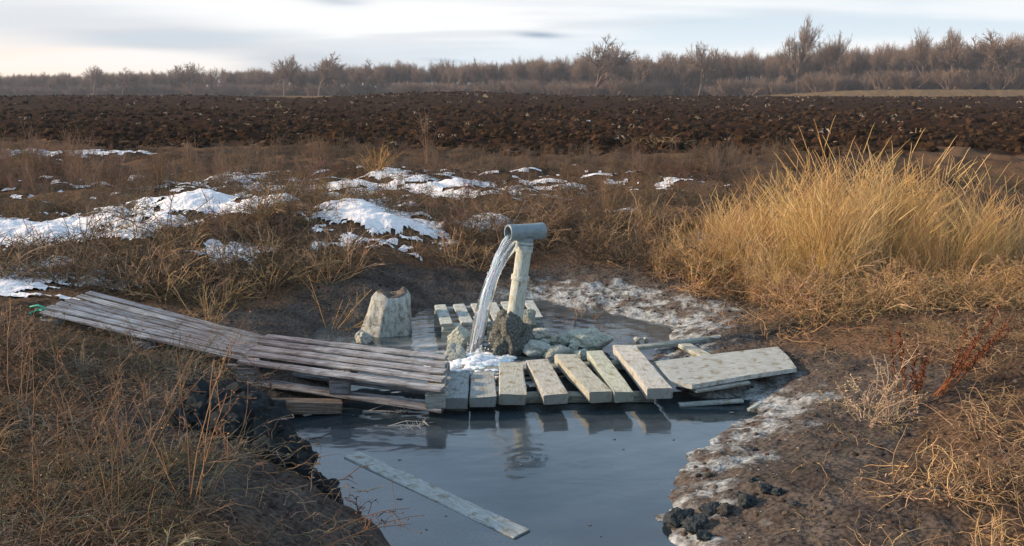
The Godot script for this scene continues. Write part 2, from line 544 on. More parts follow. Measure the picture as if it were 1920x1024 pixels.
# ---------------------------------------------------------------- boards
func board_mesh(length: float, wide: float, thick: float, material: Material, tint: Color, sd: int, segs := 7, worn := 0.004) -> ArrayMesh:
	var g := Geo.new()
	var rings := []
	var e := minf(0.006, thick * 0.25)
	var shape := [Vector2(-0.5, 0.5), Vector2(0.5, 0.5), Vector2(0.5, -0.5), Vector2(-0.5, -0.5)]
	for k in segs + 1:
		var x := length * (float(k) / segs - 0.5)
		var ring := []
		for q in 4:
			var s: Vector2 = shape[q]
			var before: Vector2 = shape[(q + 3) % 4]
			var after: Vector2 = shape[(q + 1) % 4]
			for half in 2:
				var to: Vector2 = (before - s) if half == 0 else (after - s)
				var p := Vector3(x, s.y * thick, s.x * wide) + Vector3(0, to.y, to.x) * e
				var j := worn * (1.6 if k == 0 or k == segs else 1.0)
				p += Vector3(nf.get_noise_3d(p.x * 80 + sd * 91, p.y * 400, p.z * 300) * worn * (2.5 if k == 0 or k == segs else 0.0), j * nf.get_noise_3d(p.x * 110 + sd * 53, q * 70.0, half * 30.0), j * nf.get_noise_3d(p.x * 90 + sd * 71, q * 90.0 + 200, half * 30.0))
				ring.append(p)
		rings.append(ring)
	g.loft(rings, tint, length)
	for k in g.t.size():
		g.t[k] += Vector2(sd * 0.37, sd * 0.713)
	return g.mesh(material)

# a board whose top runs from a to b (middle of its ends), rolled about its length
func lay(called: String, a: Vector3, b: Vector3, wide: float, thick: float, material: Material, tint: Color, parent: Node, sd: int, roll := 0.0, worn := 0.004) -> MeshInstance3D:
	var o := put(called, board_mesh(a.distance_to(b), wide, thick, material, tint, sd, 12, worn), parent)
	var x := (b - a).normalized()
	var zz := x.cross(Vector3.UP).normalized()
	var up := zz.cross(x)
	var basis_ := Basis(x, up, zz).rotated(x, roll)
	o.transform = Transform3D(basis_, (a + b) * 0.5 - basis_.y * thick * 0.5 - (parent.position if parent is Node3D and parent != self else Vector3.ZERO))
	return o

# ---------------------------------------------------------------- plants
func rnd(a: float, b: float) -> float:
	return rng.randf_range(a, b)

func bent(from: Vector3, dir: Vector3, length: float, segs: int, kink: float, droop: float) -> Array:
	var pts := [from]
	var d := dir.normalized()
	for k in segs:
		d = (d + Vector3(rnd(-1, 1), rnd(-1, 1), rnd(-1, 1)) * kink - Vector3.UP * droop).normalized()
		pts.append(pts[-1] + d * length / segs)
	return pts

func tint(c: Color, spread := 0.3) -> Color:
	var k := 1.0 + rnd(-spread, spread)
	return Color(c.r * k, c.g * k * (1.0 + rnd(-0.06, 0.06)), c.b * k * (1.0 + rnd(-0.12, 0.12)))

# a dead weed: stems out of one root, forking, with seed heads
func weed(stems: int, height: float, spread: float, kink: float, forks: int, r: float, color: Color, heads: bool, droop := 0.05) -> ArrayMesh:
	var g := Geo.new()
	for s in stems:
		var a := rnd(0, TAU)
		var lean := rnd(0.1, 1.0) * spread
		var col := tint(color)
		var len := height * rnd(0.55, 1.1)
		var base := Vector3(cos(a), 0, sin(a)) * rnd(0, 0.05) - Vector3.UP * 0.03
		var pts := bent(base, Vector3(cos(a) * lean, 1.0, sin(a) * lean), len, 6, kink, droop)
		g.tube(pts, r, r * 0.5, 3, col)
		for f in forks:
			var at := rng.randi_range(2, 5)
			var d: Vector3 = (pts[at + 1] - pts[at]).normalized()
			var b := bent(pts[at], d + Vector3(rnd(-1, 1), rnd(-0.2, 0.7), rnd(-1, 1)), len * rnd(0.15, 0.42), 3, kink * 1.3, droop)
			g.tube(b, r * 0.6, r * 0.3, 3, col)
			for e in 2:
				var b2 := bent(b[rng.randi_range(1, 2)], Vector3(rnd(-1, 1), rnd(-0.3, 0.9), rnd(-1, 1)), len * rnd(0.06, 0.16), 2, kink, droop)
				g.tube(b2, r * 0.45, r * 0.25, 3, col)
				if heads:
					g.tube([b2[2], b2[2] + Vector3(rnd(-1, 1), rnd(-0.5, 1), rnd(-1, 1)).normalized() * r * 3.0], r * 1.15, r * 0.5, 4, tint(col))
			if heads:
				g.tube([b[3], b[3] + Vector3(rnd(-1, 1), rnd(0, 1), rnd(-1, 1)).normalized() * r * 4.0], r * 1.25, r * 0.5, 4, tint(col))
	return g.mesh(M.straw)

# fallen, matted stalks lying over one another
func mat_of_stalks(count: int, radius: float, height: float, r: float, color: Color) -> ArrayMesh:
	var g := Geo.new()
	for s in count:
		var p := Vector3(rnd(-1, 1) * radius, rnd(-0.02, 0.3) * height, rnd(-1, 1) * radius)
		var a := rnd(0, TAU)
		var pts := bent(p, Vector3(cos(a), rnd(0.0, 1.5), sin(a)), rnd(0.4, 1.2) * radius * 1.35, 6, 0.46, 0.15)
		for q in pts.size():
			if pts[q].y < 0.0:
				pts[q].y = rnd(-0.01, 0.015)
		g.tube(pts, r * rnd(0.7, 1.2), r * 0.4, 3, tint(color, 0.4))
		for q in 2:   # curled leaf scraps
			var at: Vector3 = pts[rng.randi_range(1, 6)]
			var dv := Vector3(rnd(-1, 1), rnd(-0.6, 0.4), rnd(-1, 1)).normalized()
			g.tube([at, at + dv * r * 4.0, at + dv * r * 7.0 - Vector3.UP * r * 2.0], r * 1.3, r * 0.5, 3, tint(color, 0.5))
		if s % 2 == 0:
			g.tube(bent(pts[3], Vector3(rnd(-1, 1), rnd(-0.2, 1), rnd(-1, 1)), radius * rnd(0.2, 0.6), 3, 0.4, 0.1), r * 0.6, r * 0.3, 3, tint(color, 0.4))
	return g.mesh(M.straw)

# tall dry grass: blades and flowering stems, swept to the right
func grass_tuft(blades: int, height: float, radius: float, color: Color) -> ArrayMesh:
	var g := Geo.new()
	for s in blades:
		var p := Vector3(rnd(-1, 1), 0, rnd(-1, 1)) * radius
		var tall_ := rng.randf() < 0.16
		var h := height * (rnd(1.0, 1.32) if tall_ else rnd(0.35, 0.98))
		var lean := Vector3(rnd(-0.22, 0.36), 1, rnd(-0.25, 0.25))
		var broken := rng.randi_range(2, 5) if rng.randf() < 0.14 else 9   # some are snapped over
		var pts := [p - Vector3.UP * 0.03]
		var d := lean.normalized()
		for k in 6:
			d = (d + Vector3(rnd(0.0, 0.11) * (k + 1) * 0.45, -0.012 * k, rnd(-0.05, 0.05))).normalized()
			if k == broken: d = Vector3(rnd(-1, 1), rnd(-0.7, 0.1), rnd(-1, 1)).normalized()
			pts.append(pts[-1] + d * h / 6)
		var col := tint(color, 0.35)
		g.tube(pts, 0.0022 if tall_ else 0.0030, 0.0012, 3, col)
		if s % 3 == 0:   # a leaf broken out sideways
			g.tube(bent(pts[rng.randi_range(1, 4)], Vector3(rnd(-1, 1), rnd(0.1, 1), rnd(-1, 1)), h * rnd(0.2, 0.4), 3, 0.25, 0.15), 0.0026, 0.0008, 3, col)
		if tall_:   # a thin seed plume
			g.tube([pts[5], pts[6], pts[6] + d * 0.05 + Vector3(0.01, 0, 0)], 0.0040, 0.0012, 4, tint(color, 0.2))
	return g.mesh(M.straw)

func scatter(called: String, meshes: Array, count: int, x0: float, x1: float, z0: float, z1: float, s0: float, s1: float, tints: Array, ok: Callable, label: String, category: String, size = null) -> void:
	var places := []
	var colors := []
	for m in meshes:
		places.append([])
		colors.append([])
	var tries := 0
	var done := 0
	while done < count and tries < count * 12:
		tries += 1
		var x := rnd(x0, x1)
		var z := rnd(z0, z1)
		if not ok.call(x, z):
			continue
		var k := done % meshes.size()
		var s := lerpf(s0, s1, pow(rng.randf(), 2.0))
		if size != null: s *= size.call(x, z)
		var b := Basis(Vector3.UP, rnd(0, TAU)).scaled(Vector3(s, s * rnd(0.8, 1.2), s))
		places[k].append(Transform3D(b, Vector3(x, ground(x, z), z)))
		colors[k].append(tint(tints[rng.randi() % tints.size()], 0.2))
		done += 1
	for k in meshes.size():
		if places[k].size():
			many(called, meshes[k], places[k], colors[k], label, category)

func plant(called: String, mesh: Mesh, at: Vector3, turn: float, size: Vector3, label: String, category: String, group := "", tilt := 0.0) -> void:
	var o := put(called, mesh)
	o.transform = Transform3D((Basis(Vector3.BACK, tilt) * Basis(Vector3.UP, turn)).scaled(size), Vector3(at.x, ground(at.x, at.z) - 0.005, at.z))
	tag(o, label, category, group)

# ---------------------------------------------------------------- trees
func grow(wood: Geo, twigs: Geo, from: Vector3, dir: Vector3, length: float, r: float, level: int, open: float, rise: float) -> void:
	var segs := 4 if level > 2 else 3 if level > 0 else 2
	var pts := [from]
	var d := dir
	for k in segs:
		d = (d + Vector3(rnd(-1, 1), rnd(-1, 1), rnd(-1, 1)) * 0.13 + Vector3.UP * rise).normalized()
		pts.append(pts[-1] + d * length / segs)
	var thin := level <= 1
	(twigs if thin else wood).tube(pts, r, r * (0.62 if level > 0 else 0.5), 5 if level > 3 else 3)
	if level == 0:
		return
	var kids := rng.randi_range(4, 5) if level > 1 else 5
	for k in kids:
		var f := rnd(0.35, 1.0) if level < 4 else rnd(0.45, 1.0)
		var s := f * segs
		var p: Vector3 = pts[mini(int(s), segs - 1)].lerp(pts[mini(int(s) + 1, segs)], s - floorf(s)) if f < 0.999 else pts[segs]
		var side := d.cross(Vector3(rnd(-1, 1), rnd(-1, 1), rnd(-1, 1))).normalized()
		var fork := open * rnd(0.45, 1.0)
		var nd := (d * cos(fork) + side * sin(fork) + Vector3.UP * 0.12).normalized()
		grow(wood, twigs, p, nd, length * (rnd(0.75, 1.0) if level == 5 else rnd(0.5, 0.8)) * (1.0 if level > 1 else 0.8), r * rnd(0.45, 0.62), level - 1, open, rise)
	if level > 1:
		grow(wood, twigs, pts[segs], d, length * (0.45 if level == 5 else 0.66), r * 0.62, level - 1, open, rise)

func tree_meshes(trunk: float, r: float, levels: int, open: float, rise: float, height: float) -> Array:
	var wood := Geo.new()
	var twigs := Geo.new()
	grow(wood, twigs, Vector3(0, -0.3, 0), Vector3.UP, trunk, r, levels, open, rise)
	var top := 0.1
	for p in twigs.v:
		top = maxf(top, p.y)
	var k := height / top
	for g in [wood, twigs]:
		for q in g.v.size():
			g.v[q] *= k
			g.c[q] = Color.WHITE
	return [wood.mesh(M.trunk_bark), twigs.mesh(M.twig_bark)]

func tree(kind: Array, at: Vector3, height: float, wide: float, label: String, group := "") -> void:
	var o := thing("bare_tree", label, "tree", Vector3(at.x, ground(at.x, at.z), at.z), group)
	o.transform.basis = Basis(Vector3.UP, rnd(0, TAU)).scaled(Vector3(height * wide, height, height * wide))
	put("trunk", kind[0], o)
	put("crown", kind[1], o)

# ---------------------------------------------------------------- sky
func sky_color(az: float, el: float) -> Color:   # degrees; az 0 straight ahead, to the right positive
	var up := sin(deg_to_rad(maxf(el, 0.0)))
	var a := deg_to_rad(az)
	var q := Vector2(sin(a), -cos(a)) / (up + 0.055)
	var n1 := nf.get_noise_2d(q.x * 14.0 + 40.0, q.y * 30.0)
	var n2 := nf.get_noise_2d(q.x * 40.0, q.y * 90.0 + 700.0)
	var n3 := nz.get_noise_2d(q.x * 17.0 - 300.0 + 12.0 * n1, q.y * 34.0)
	var sunward := clampf((cos(a + deg_to_rad(95.0)) + 0.35) / 1.35, 0.0, 1.0)   # the sun stands to the left
	var low := Color(0.76, 0.84, 0.89).lerp(Color(1.06, 0.87, 0.72), smoothstep(0.22, 0.60, sunward))
	var high := Color(0.21, 0.36, 0.58)
	var c := low.lerp(Color(0.80, 0.84, 0.87), smoothstep(1.0, 5.0, el)).lerp(high, smoothstep(6.0, 24.0, el))
	# a grey sheet above the glow, lowest to the right
	var brim := 3.0 * smoothstep(-2.0, -30.0, az) + 4.0 * smoothstep(-40.0, -90.0, az) if az > -150.0 else 7.0
	if az > 60.0: brim = 0.0
	var sheet_ := smoothstep(brim - 0.3, brim + 0.7, el + 0.5 * n1) * smoothstep(brim + 3.4, brim + 1.2, el + 1.0 * n1) * smoothstep(12.0, -14.0, az)
	c = c.lerp(Color(0.52, 0.57, 0.63), 0.75 * sheet_)
	# streaks of cloud and the blue between them
	c = c.lerp(Color(0.93, 0.92, 0.91), 0.65 * smoothstep(-0.05, 0.5, n3 + 0.4 * n2) * smoothstep(0.6, 2.5, el) * (1.0 - 0.6 * sheet_))
	c = c.lerp(Color(0.46, 0.62, 0.74), 0.6 * smoothstep(0.0, 0.5, -n3 - 0.4 * n2) * smoothstep(1.5, 5.0, el))
	c = c.lerp(Color(0.56, 0.62, 0.69), 0.5 * smoothstep(0.12, 0.5, n1 + 0.3 * n2) * smoothstep(0.8, 3.0, el))
	# two small dark wisps
	for w in [[1.75, 3.66, 1.6, 0.2], [-10.8, 5.7, 1.7, 0.34], [-4.3, 2.1, 1.3, 0.1]]:
		var x: float = (az - w[0]) / w[2]
		var y: float = (el - w[1] + 0.05 * (az - w[0])) / w[3]
		c = c.lerp(Color(0.24, 0.34, 0.46), 0.9 * exp(-x * x - y * y) * clampf(0.8 + n2, 0.3, 1.0))
	return c

func make_sky() -> ImageTexture:
	var coarse := Image.create(1024, 512, false, Image.FORMAT_RGBF)
	for y in 512:
		var el := 90.0 - (y + 0.5) * 180.0 / 512
		if el < -1.0:
			continue
		for x in 1024:
			var az := fposmod((x + 0.5) * 360.0 / 1024 + 180.0, 360.0) - 180.0
			coarse.set_pixel(x, y, sky_color(az, el))
	coarse.resize(4096, 2048, Image.INTERPOLATE_BILINEAR)
	for y in range(int(2048 * (90.0 - 9.0) / 180.0), 1026):
		var el := 90.0 - (y + 0.5) * 180.0 / 2048
		for x in 4096:
			var az := fposmod((x + 0.5) * 360.0 / 4096 + 180.0, 360.0) - 180.0
			if absf(az) < 42.0:
				coarse.set_pixel(x, y, sky_color(az, el))
	for y in range(1027, 2048):
		pass
	return ImageTexture.create_from_image(coarse)

# ---------------------------------------------------------------- scene
func _ready() -> void:
	rng.seed = 7
	nz.seed = 3; nz.noise_type = FastNoiseLite.TYPE_SIMPLEX_SMOOTH; nz.fractal_type = FastNoiseLite.FRACTAL_NONE; nz.frequency = 0.01
	nf.seed = 9; nf.noise_type = FastNoiseLite.TYPE_SIMPLEX_SMOOTH; nf.fractal_octaves = 4; nf.fractal_gain = 0.55; nf.frequency = 0.01
	nr.seed = 5; nr.noise_type = FastNoiseLite.TYPE_CELLULAR; nr.cellular_return_type = FastNoiseLite.RETURN_DISTANCE; nr.frequency = 0.9; nr.fractal_type = FastNoiseLite.FRACTAL_NONE

	var cam := Camera3D.new()
	cam.name = "camera"
	add_child(cam)
	cam.position = Vector3(0, 1.9, 0)
	cam.rotation_degrees = Vector3(-11.36, 0, 0)
	cam.fov = 34.23
	cam.near = 0.05
	cam.far = 3000.0
	cam.current = true

	var env := Environment.new()
	env.background_mode = Environment.BG_SKY
	var pan := PanoramaSkyMaterial.new()
	pan.panorama = make_sky()
	pan.energy_multiplier = 0.78
	env.sky = Sky.new()
	env.sky.sky_material = pan
	env.tonemap_mode = Environment.TONE_MAPPER_LINEAR
	env.tonemap_exposure = 1.52
	env.fog_enabled = true
	env.fog_density = 0.0004
	env.fog_light_color = Color(0.80, 0.84, 0.90)
	env.sdfgi_enabled = true
	env.ssao_enabled = true
	env.ssil_enabled = true
	var we := WorldEnvironment.new()
	we.name = "environment"
	we.environment = env
	add_child(we)

	var sun := DirectionalLight3D.new()
	sun.name = "sun"
	sun.light_color = Color(1.0, 0.86, 0.71)
	sun.light_energy = 1.4
	sun.light_angular_distance = 3.0
	sun.shadow_enabled = true
	add_child(sun)
	# low on the left, a little before the photographer
	sun.look_at_from_position(Vector3(-9.0, 3.1, -0.6), Vector3.ZERO, Vector3.UP)

	materials()
	mat("trunk_bark", lin(0.13, 0.105, 0.09), 0.95)
	mat("twig_bark", lin(0.25, 0.19, 0.15), 0.95)
	build_distance()
	print("ground")
	build_ground()
	print("water")
	build_water()
	build_snow()
	print("trees")
	build_trees()
	print("field")
	build_field()
	print("things")
	build_pipe()
	build_stones()
	build_stump()
	build_pallets()
	build_planks()
	build_clay()
	print("plants")
	build_plants()
	build_small()

func build_snow() -> void:
	tag(put("snow_patch", snow_patch(-5.35, -9.8, 1.35, 1.05, 0.035, 0.8, 11.0, 1.6)), "large white snow patch reaching the left edge of the picture", "snow")
	tag(put("snow_patch", snow_patch(-3.9, -10.9, 0.95, 1.10, 0.035, 0.85, 57.0, 1.6)), "thick white snow patch on the mound left of centre", "snow")
	tag(put("snow_patch", snow_patch(-1.5, -10.1, 0.72, 0.80, 0.035, 0.85, 93.0, 1.8)), "thick white snow patch behind the weeds left of the pipe", "snow")
	tag(put("snow_patch", snow_patch(-2.9, -8.8, 0.55, 0.42, 0.015, 1.3, 131.0, 1.3, 0.35)), "small broken snow scraps among dark weeds below the mound", "snow")
	tag(put("snow_patch", snow_patch(-0.3, -10.1, 0.28, 0.3, 0.03, 0.8, 171.0)), "small snow scrap just left of the pipe's mouth", "snow")
	tag(put("snow_patch", snow_patch(-2.4, -14.6, 4.6, 1.8, 0.02, 1.2, 211.0, 3.2, 0.10)), "long thin streaks of snow along the muddy track", "snow")
	tag(put("snow_patch", snow_patch(-12.0, -20.5, 3.2, 0.7, 0.03, 0.9, 251.0, 3.0)), "thin snow streak at the far left edge beside the field", "snow")
	tag(put("snow_patch", snow_patch(3.0, -15.0, 1.0, 0.22, 0.02, 0.9, 291.0, 2.5, 0.25)), "thin snow streak left of the tall golden grass", "snow")
	tag(put("snow_patch", snow_patch(1.3, -11.3, 0.3, 0.2, 0.03, 0.6, 331.0)), "tiny snow scrap right of the pipe behind dark weeds", "snow")
	tag(put("snow_patch", snow_patch(-4.4, -7.4, 0.9, 0.9, 0.018, 1.2, 371.0, 1.8)), "crusty thin snow left of the raised pallet end", "snow")

func build_trees() -> void:
	var oak := tree_meshes(1.7, 0.20, 5, 1.05, 0.02, 1.0)
	var oak2 := tree_meshes(1.8, 0.17, 5, 0.9, 0.03, 1.0)
	var tall := tree_meshes(2.9, 0.19, 5, 0.8, 0.03, 1.0)
	var slim := tree_meshes(2.6, 0.11, 5, 0.6, 0.05, 1.0)
	var slim2 := tree_meshes(2.2, 0.10, 5, 0.7, 0.05, 1.0)
	var kinds := [oak, oak2, tall, slim, slim2]
	# trees one can tell apart: [place, kind, height, width, label]
	var marked := [
		[Vector3(119.448, 1.000, -378.532), 2, 21.5, 0.8, "tallest bare tree with open crown standing above the right tree line"],
		[Vector3(34.606, 1.000, -378.532), 0, 16.5, 1.15, "broad dense crowned bare tree right of the picture's middle"],
		[Vector3(207.639, 1.000, -378.532), 0, 17.0, 1.0, "large spreading bare tree at the right end of the tree line"],
		[Vector3(136.193, 1.000, -378.532), 3, 16.5, 1.1, "slender bare tree just right of the tallest tree"],
		[Vector3(171.916, 1.000, -378.532), 2, 17.5, 0.8, "upright bare tree over the golden strip on the right"],
		[Vector3(185.312, 1.000, -378.532), 1, 17.5, 0.8, "round bare tree second from the right end"],
		[Vector3(78.144, 1.000, -378.532), 1, 15.0, 0.9, "round bare tree between the broad tree and the tallest tree"],
		[Vector3(-80.823, 1.000, -378.532), 0, 12.0, 1.25, "wide round bare tree above the dip in the field"],
		[Vector3(-95.335, 1.000, -378.532), 1, 11.5, 1.1, "dark round bare tree left of the dip in the field"],
		[Vector3(-133.514, 1.000, -378.532), 1, 9.5, 1.3, "low wide bare tree in the left half of the tree line"],
		[Vector3(-162.985, 1.000, -378.532), 0, 8.0, 1.1, "small round bare tree standing above the left thickets"],
		[Vector3(-175.265, 1.000, -378.532), 1, 8.5, 1.2, "bushy bare tree among the leftmost thickets"],
	]
	for m in marked:
		var at: Vector3 = m[0]
		var far := lerpf(330.0, 215.0, clampf((at.x / -at.z + 0.57) / 1.1, 0.0, 1.0))
		var p := Vector3(at.x, 0, at.z) * (far / -at.z)
		tree(kinds[m[1]], p, m[2] * far / 250.0, m[3] * 0.85, m[4])
	for k in 130:
		var u := (k + rnd(0.1, 0.9)) / 130.0
		var slope := lerpf(-0.64, 0.64, u)
		var far := lerpf(345.0, 225.0, clampf((slope + 0.57) / 1.1, 0.0, 1.0)) + rnd(-8, 14)
		var h := lerpf(8.5, 12.5, smoothstep(0.1, 0.55, u)) * rnd(0.78, 1.12) + 1.5 * smoothstep(0.8, 1.0, u)
		var third: String = ["low left third", "middle third", "taller right third"][clampi(int(u * 3.0), 0, 2)]
		tree(kinds[[3, 4, 3, 1, 4, 2, 0][rng.randi() % 7]], Vector3(slope * far, 0, -far), h, rnd(0.6, 0.95), "leafless grey-brown tree of even height in the %s of the distant tree line" % third, "even trees in the %s of the tree line" % third)
	# the thicket below and behind them, one mass
	var shrub := Geo.new()
	var rest := Geo.new()
	for s in 16:
		var a := rnd(0, TAU)
		grow(shrub, rest, Vector3(cos(a), 0, sin(a)) * 0.1, Vector3(cos(a) * 0.5, 1, sin(a) * 0.5).normalized(), 0.5, 0.014, 2, 0.55, 0.05)
	shrub.v.append_array(rest.v); shrub.n.append_array(rest.n); shrub.c.append_array(rest.c); shrub.t.append_array(rest.t)
	var off := shrub.v.size() - rest.v.size()
	for q in rest.i:
		shrub.i.append(q + off)
	var bush := shrub.mesh(M.twig_bark)
	var places := []
	var colors := []
	for k in 2200:
		var slope := rnd(-0.68, 0.68)
		var far := lerpf(345.0, 222.0, clampf((slope + 0.57) / 1.1, 0.0, 1.0)) + rnd(-10, 45)
		var s := rnd(2.6, 6.0) * lerpf(0.8, 1.1, (slope + 0.6) / 1.2)
		var x := slope * far
		places.append(Transform3D(Basis(Vector3.UP, rnd(0, TAU)).scaled(Vector3(s * rnd(0.8, 2.0), s * rnd(0.6, 1.1), s * rnd(0.8, 2.0))), Vector3(x, ground(x, -far), -far)))
		colors.append(Color(1, 1, 1) * rnd(0.7, 1.1))
	many("thicket", bush, places, colors, "leafless thicket filling the foot of the distant tree line", "thicket")
	places = []
	colors = []
	var p2 := []
	for k in 1100:
		var slope := rnd(-0.68, 0.68)
		var far := lerpf(380.0, 255.0, clampf((slope + 0.57) / 1.1, 0.0, 1.0)) + rnd(-25, 45)
		var s := lerpf(9.0, 12.5, smoothstep(-0.5, 0.1, slope)) * rnd(0.75, 1.1)
		var x := slope * far
		places.append(Transform3D(Basis(Vector3.UP, rnd(0, TAU)).scaled(Vector3(s * 0.8, s, s * 0.8)), Vector3(x, ground(x, -far), -far)))
		colors.append(Color(1, 1, 1) * rnd(0.75, 1.1))
	var wood := many("far_wood", slim2[1], places, colors, "bare wood behind the front row of distant trees", "wood")
	many("trunks", slim2[0], places, colors, "", "", wood)

func build_field() -> void:
	var clods := [lump(Vector3(1, 0.7, 0.9), 4, 0.5, 1, M.soil_clod), lump(Vector3(1, 0.6, 0.8), 4, 0.6, 2, M.soil_clod), lump(Vector3(1, 0.8, 1), 4, 0.45, 3, M.soil_clod)]
	var in_field := func(x, z): return -z > field_edge(x) - 0.8 + 2.0 * nz.get_noise_2d(x * 20.0, z * 20.0)
	for band in [[18.5, 34.0, 11000, 0.02, 0.16], [32.0, 60.0, 12000, 0.025, 0.19], [55.0, 120.0, 6000, 0.06, 0.22]]:
		var half: float = 0.62 * band[1] + 3.0
		scatter("plough_clods", clods, band[2], -half, half, -band[1], -band[0], band[3], band[4], [Color(0.055, 0.033, 0.020), Color(0.032, 0.020, 0.013), Color(0.078, 0.047, 0.028)], in_field, "dark brown clods turned up over the ploughed field", "soil")
	var stalks := [mat_of_stalks(5, 0.10, 0.08, 0.009, Color(0.42, 0.33, 0.22)), mat_of_stalks(3, 0.14, 0.05, 0.010, Color(0.5, 0.42, 0.32))]
	scatter("stubble", stalks, 420, -24, 28, -48, -23, 0.7, 1.5, [Color(1, 1, 1), Color(0.7, 0.65, 0.6)], func(x, z): return in_field.call(x, z) and nz.get_noise_2d(x * 14.0, z * 30.0) > 0.05, "pale broken stalks strewn over the ploughed field", "straw")
	scatter("stubble", stalks, 500, -60, 60, -110, -48, 0.9, 2.2, [Color(1, 1, 1), Color(0.8, 0.75, 0.7)], func(x, z): return nz.get_noise_2d(x * 3.0, z * 12.0) > 0.15, "pale stalk bits lying in rows on the far plough", "straw")
	plant("corn_stubble", weed(9, 0.42, 0.9, 0.12, 0, 0.012, Color(0.50, 0.38, 0.26), false), Vector3(13.063, 0.550, -28.884), 0.3, Vector3.ONE, "pale bundle of broken stalks standing in the plough at right", "stalks")
	plant("corn_stubble", mat_of_stalks(70, 0.45, 0.05, 0.0045, Color(0.45, 0.34, 0.20)), Vector3(3.768, 0.500, -22.545), 0.9, Vector3(1.2, 1, 0.8), "flat heap of yellow straw at the near edge of the plough", "straw")
	plant("corn_stubble", mat_of_stalks(8, 0.3, 0.15, 0.012, Color(0.5, 0.40, 0.28)), Vector3(-8.326, 0.600, -35.950), 0.9, Vector3.ONE, "forked pale stalk lying on the plough left of centre", "stalks")
	var scrap := put("plastic_scrap", lump(Vector3(0.17, 0.035, 0.06), 8, 0.6, 77, M.white_plastic))
	var at := Vector3(3.261, 0.550, -39.242)
	scrap.position = Vector3(at.x, ground(at.x, at.z) + 0.07, at.z)
	scrap.rotation = Vector3(0, 0.3, 0.25)
	tag(scrap, "crumpled white plastic scrap lying on the dark plough", "litter")

# ---------------------------------------------------------------- the spring
func ring_wall(profile: Array, sides := 28, wob := 0.0, sd := 0) -> Geo:   # lathe about y: [radius, y]
	var g := Geo.new()
	for k in profile.size():
		for s in sides + 1:
			var a := TAU * s / sides
			var r: float = profile[k][0] * (1.0 + wob * nf.get_noise_3d(cos(a) * 90.0 + sd, profile[k][1] * 500.0, sin(a) * 90.0))
			g.v.append(Vector3(cos(a) * r, profile[k][1], sin(a) * r))
			g.t.append(Vector2(float(s) / sides, profile[k][1]))
	for k in profile.size() - 1:
		for s in sides:
			var o := k * (sides + 1) + s
			g.i.append_array([o, o + 1, o + sides + 1, o + 1, o + sides + 2, o + sides + 1])
	smooth(g)
	for k in profile.size():   # close the seam's normals
		var o := k * (sides + 1)
		var m := (g.n[o] + g.n[o + sides]).normalized()
		g.n[o] = m
		g.n[o + sides] = m
	return g

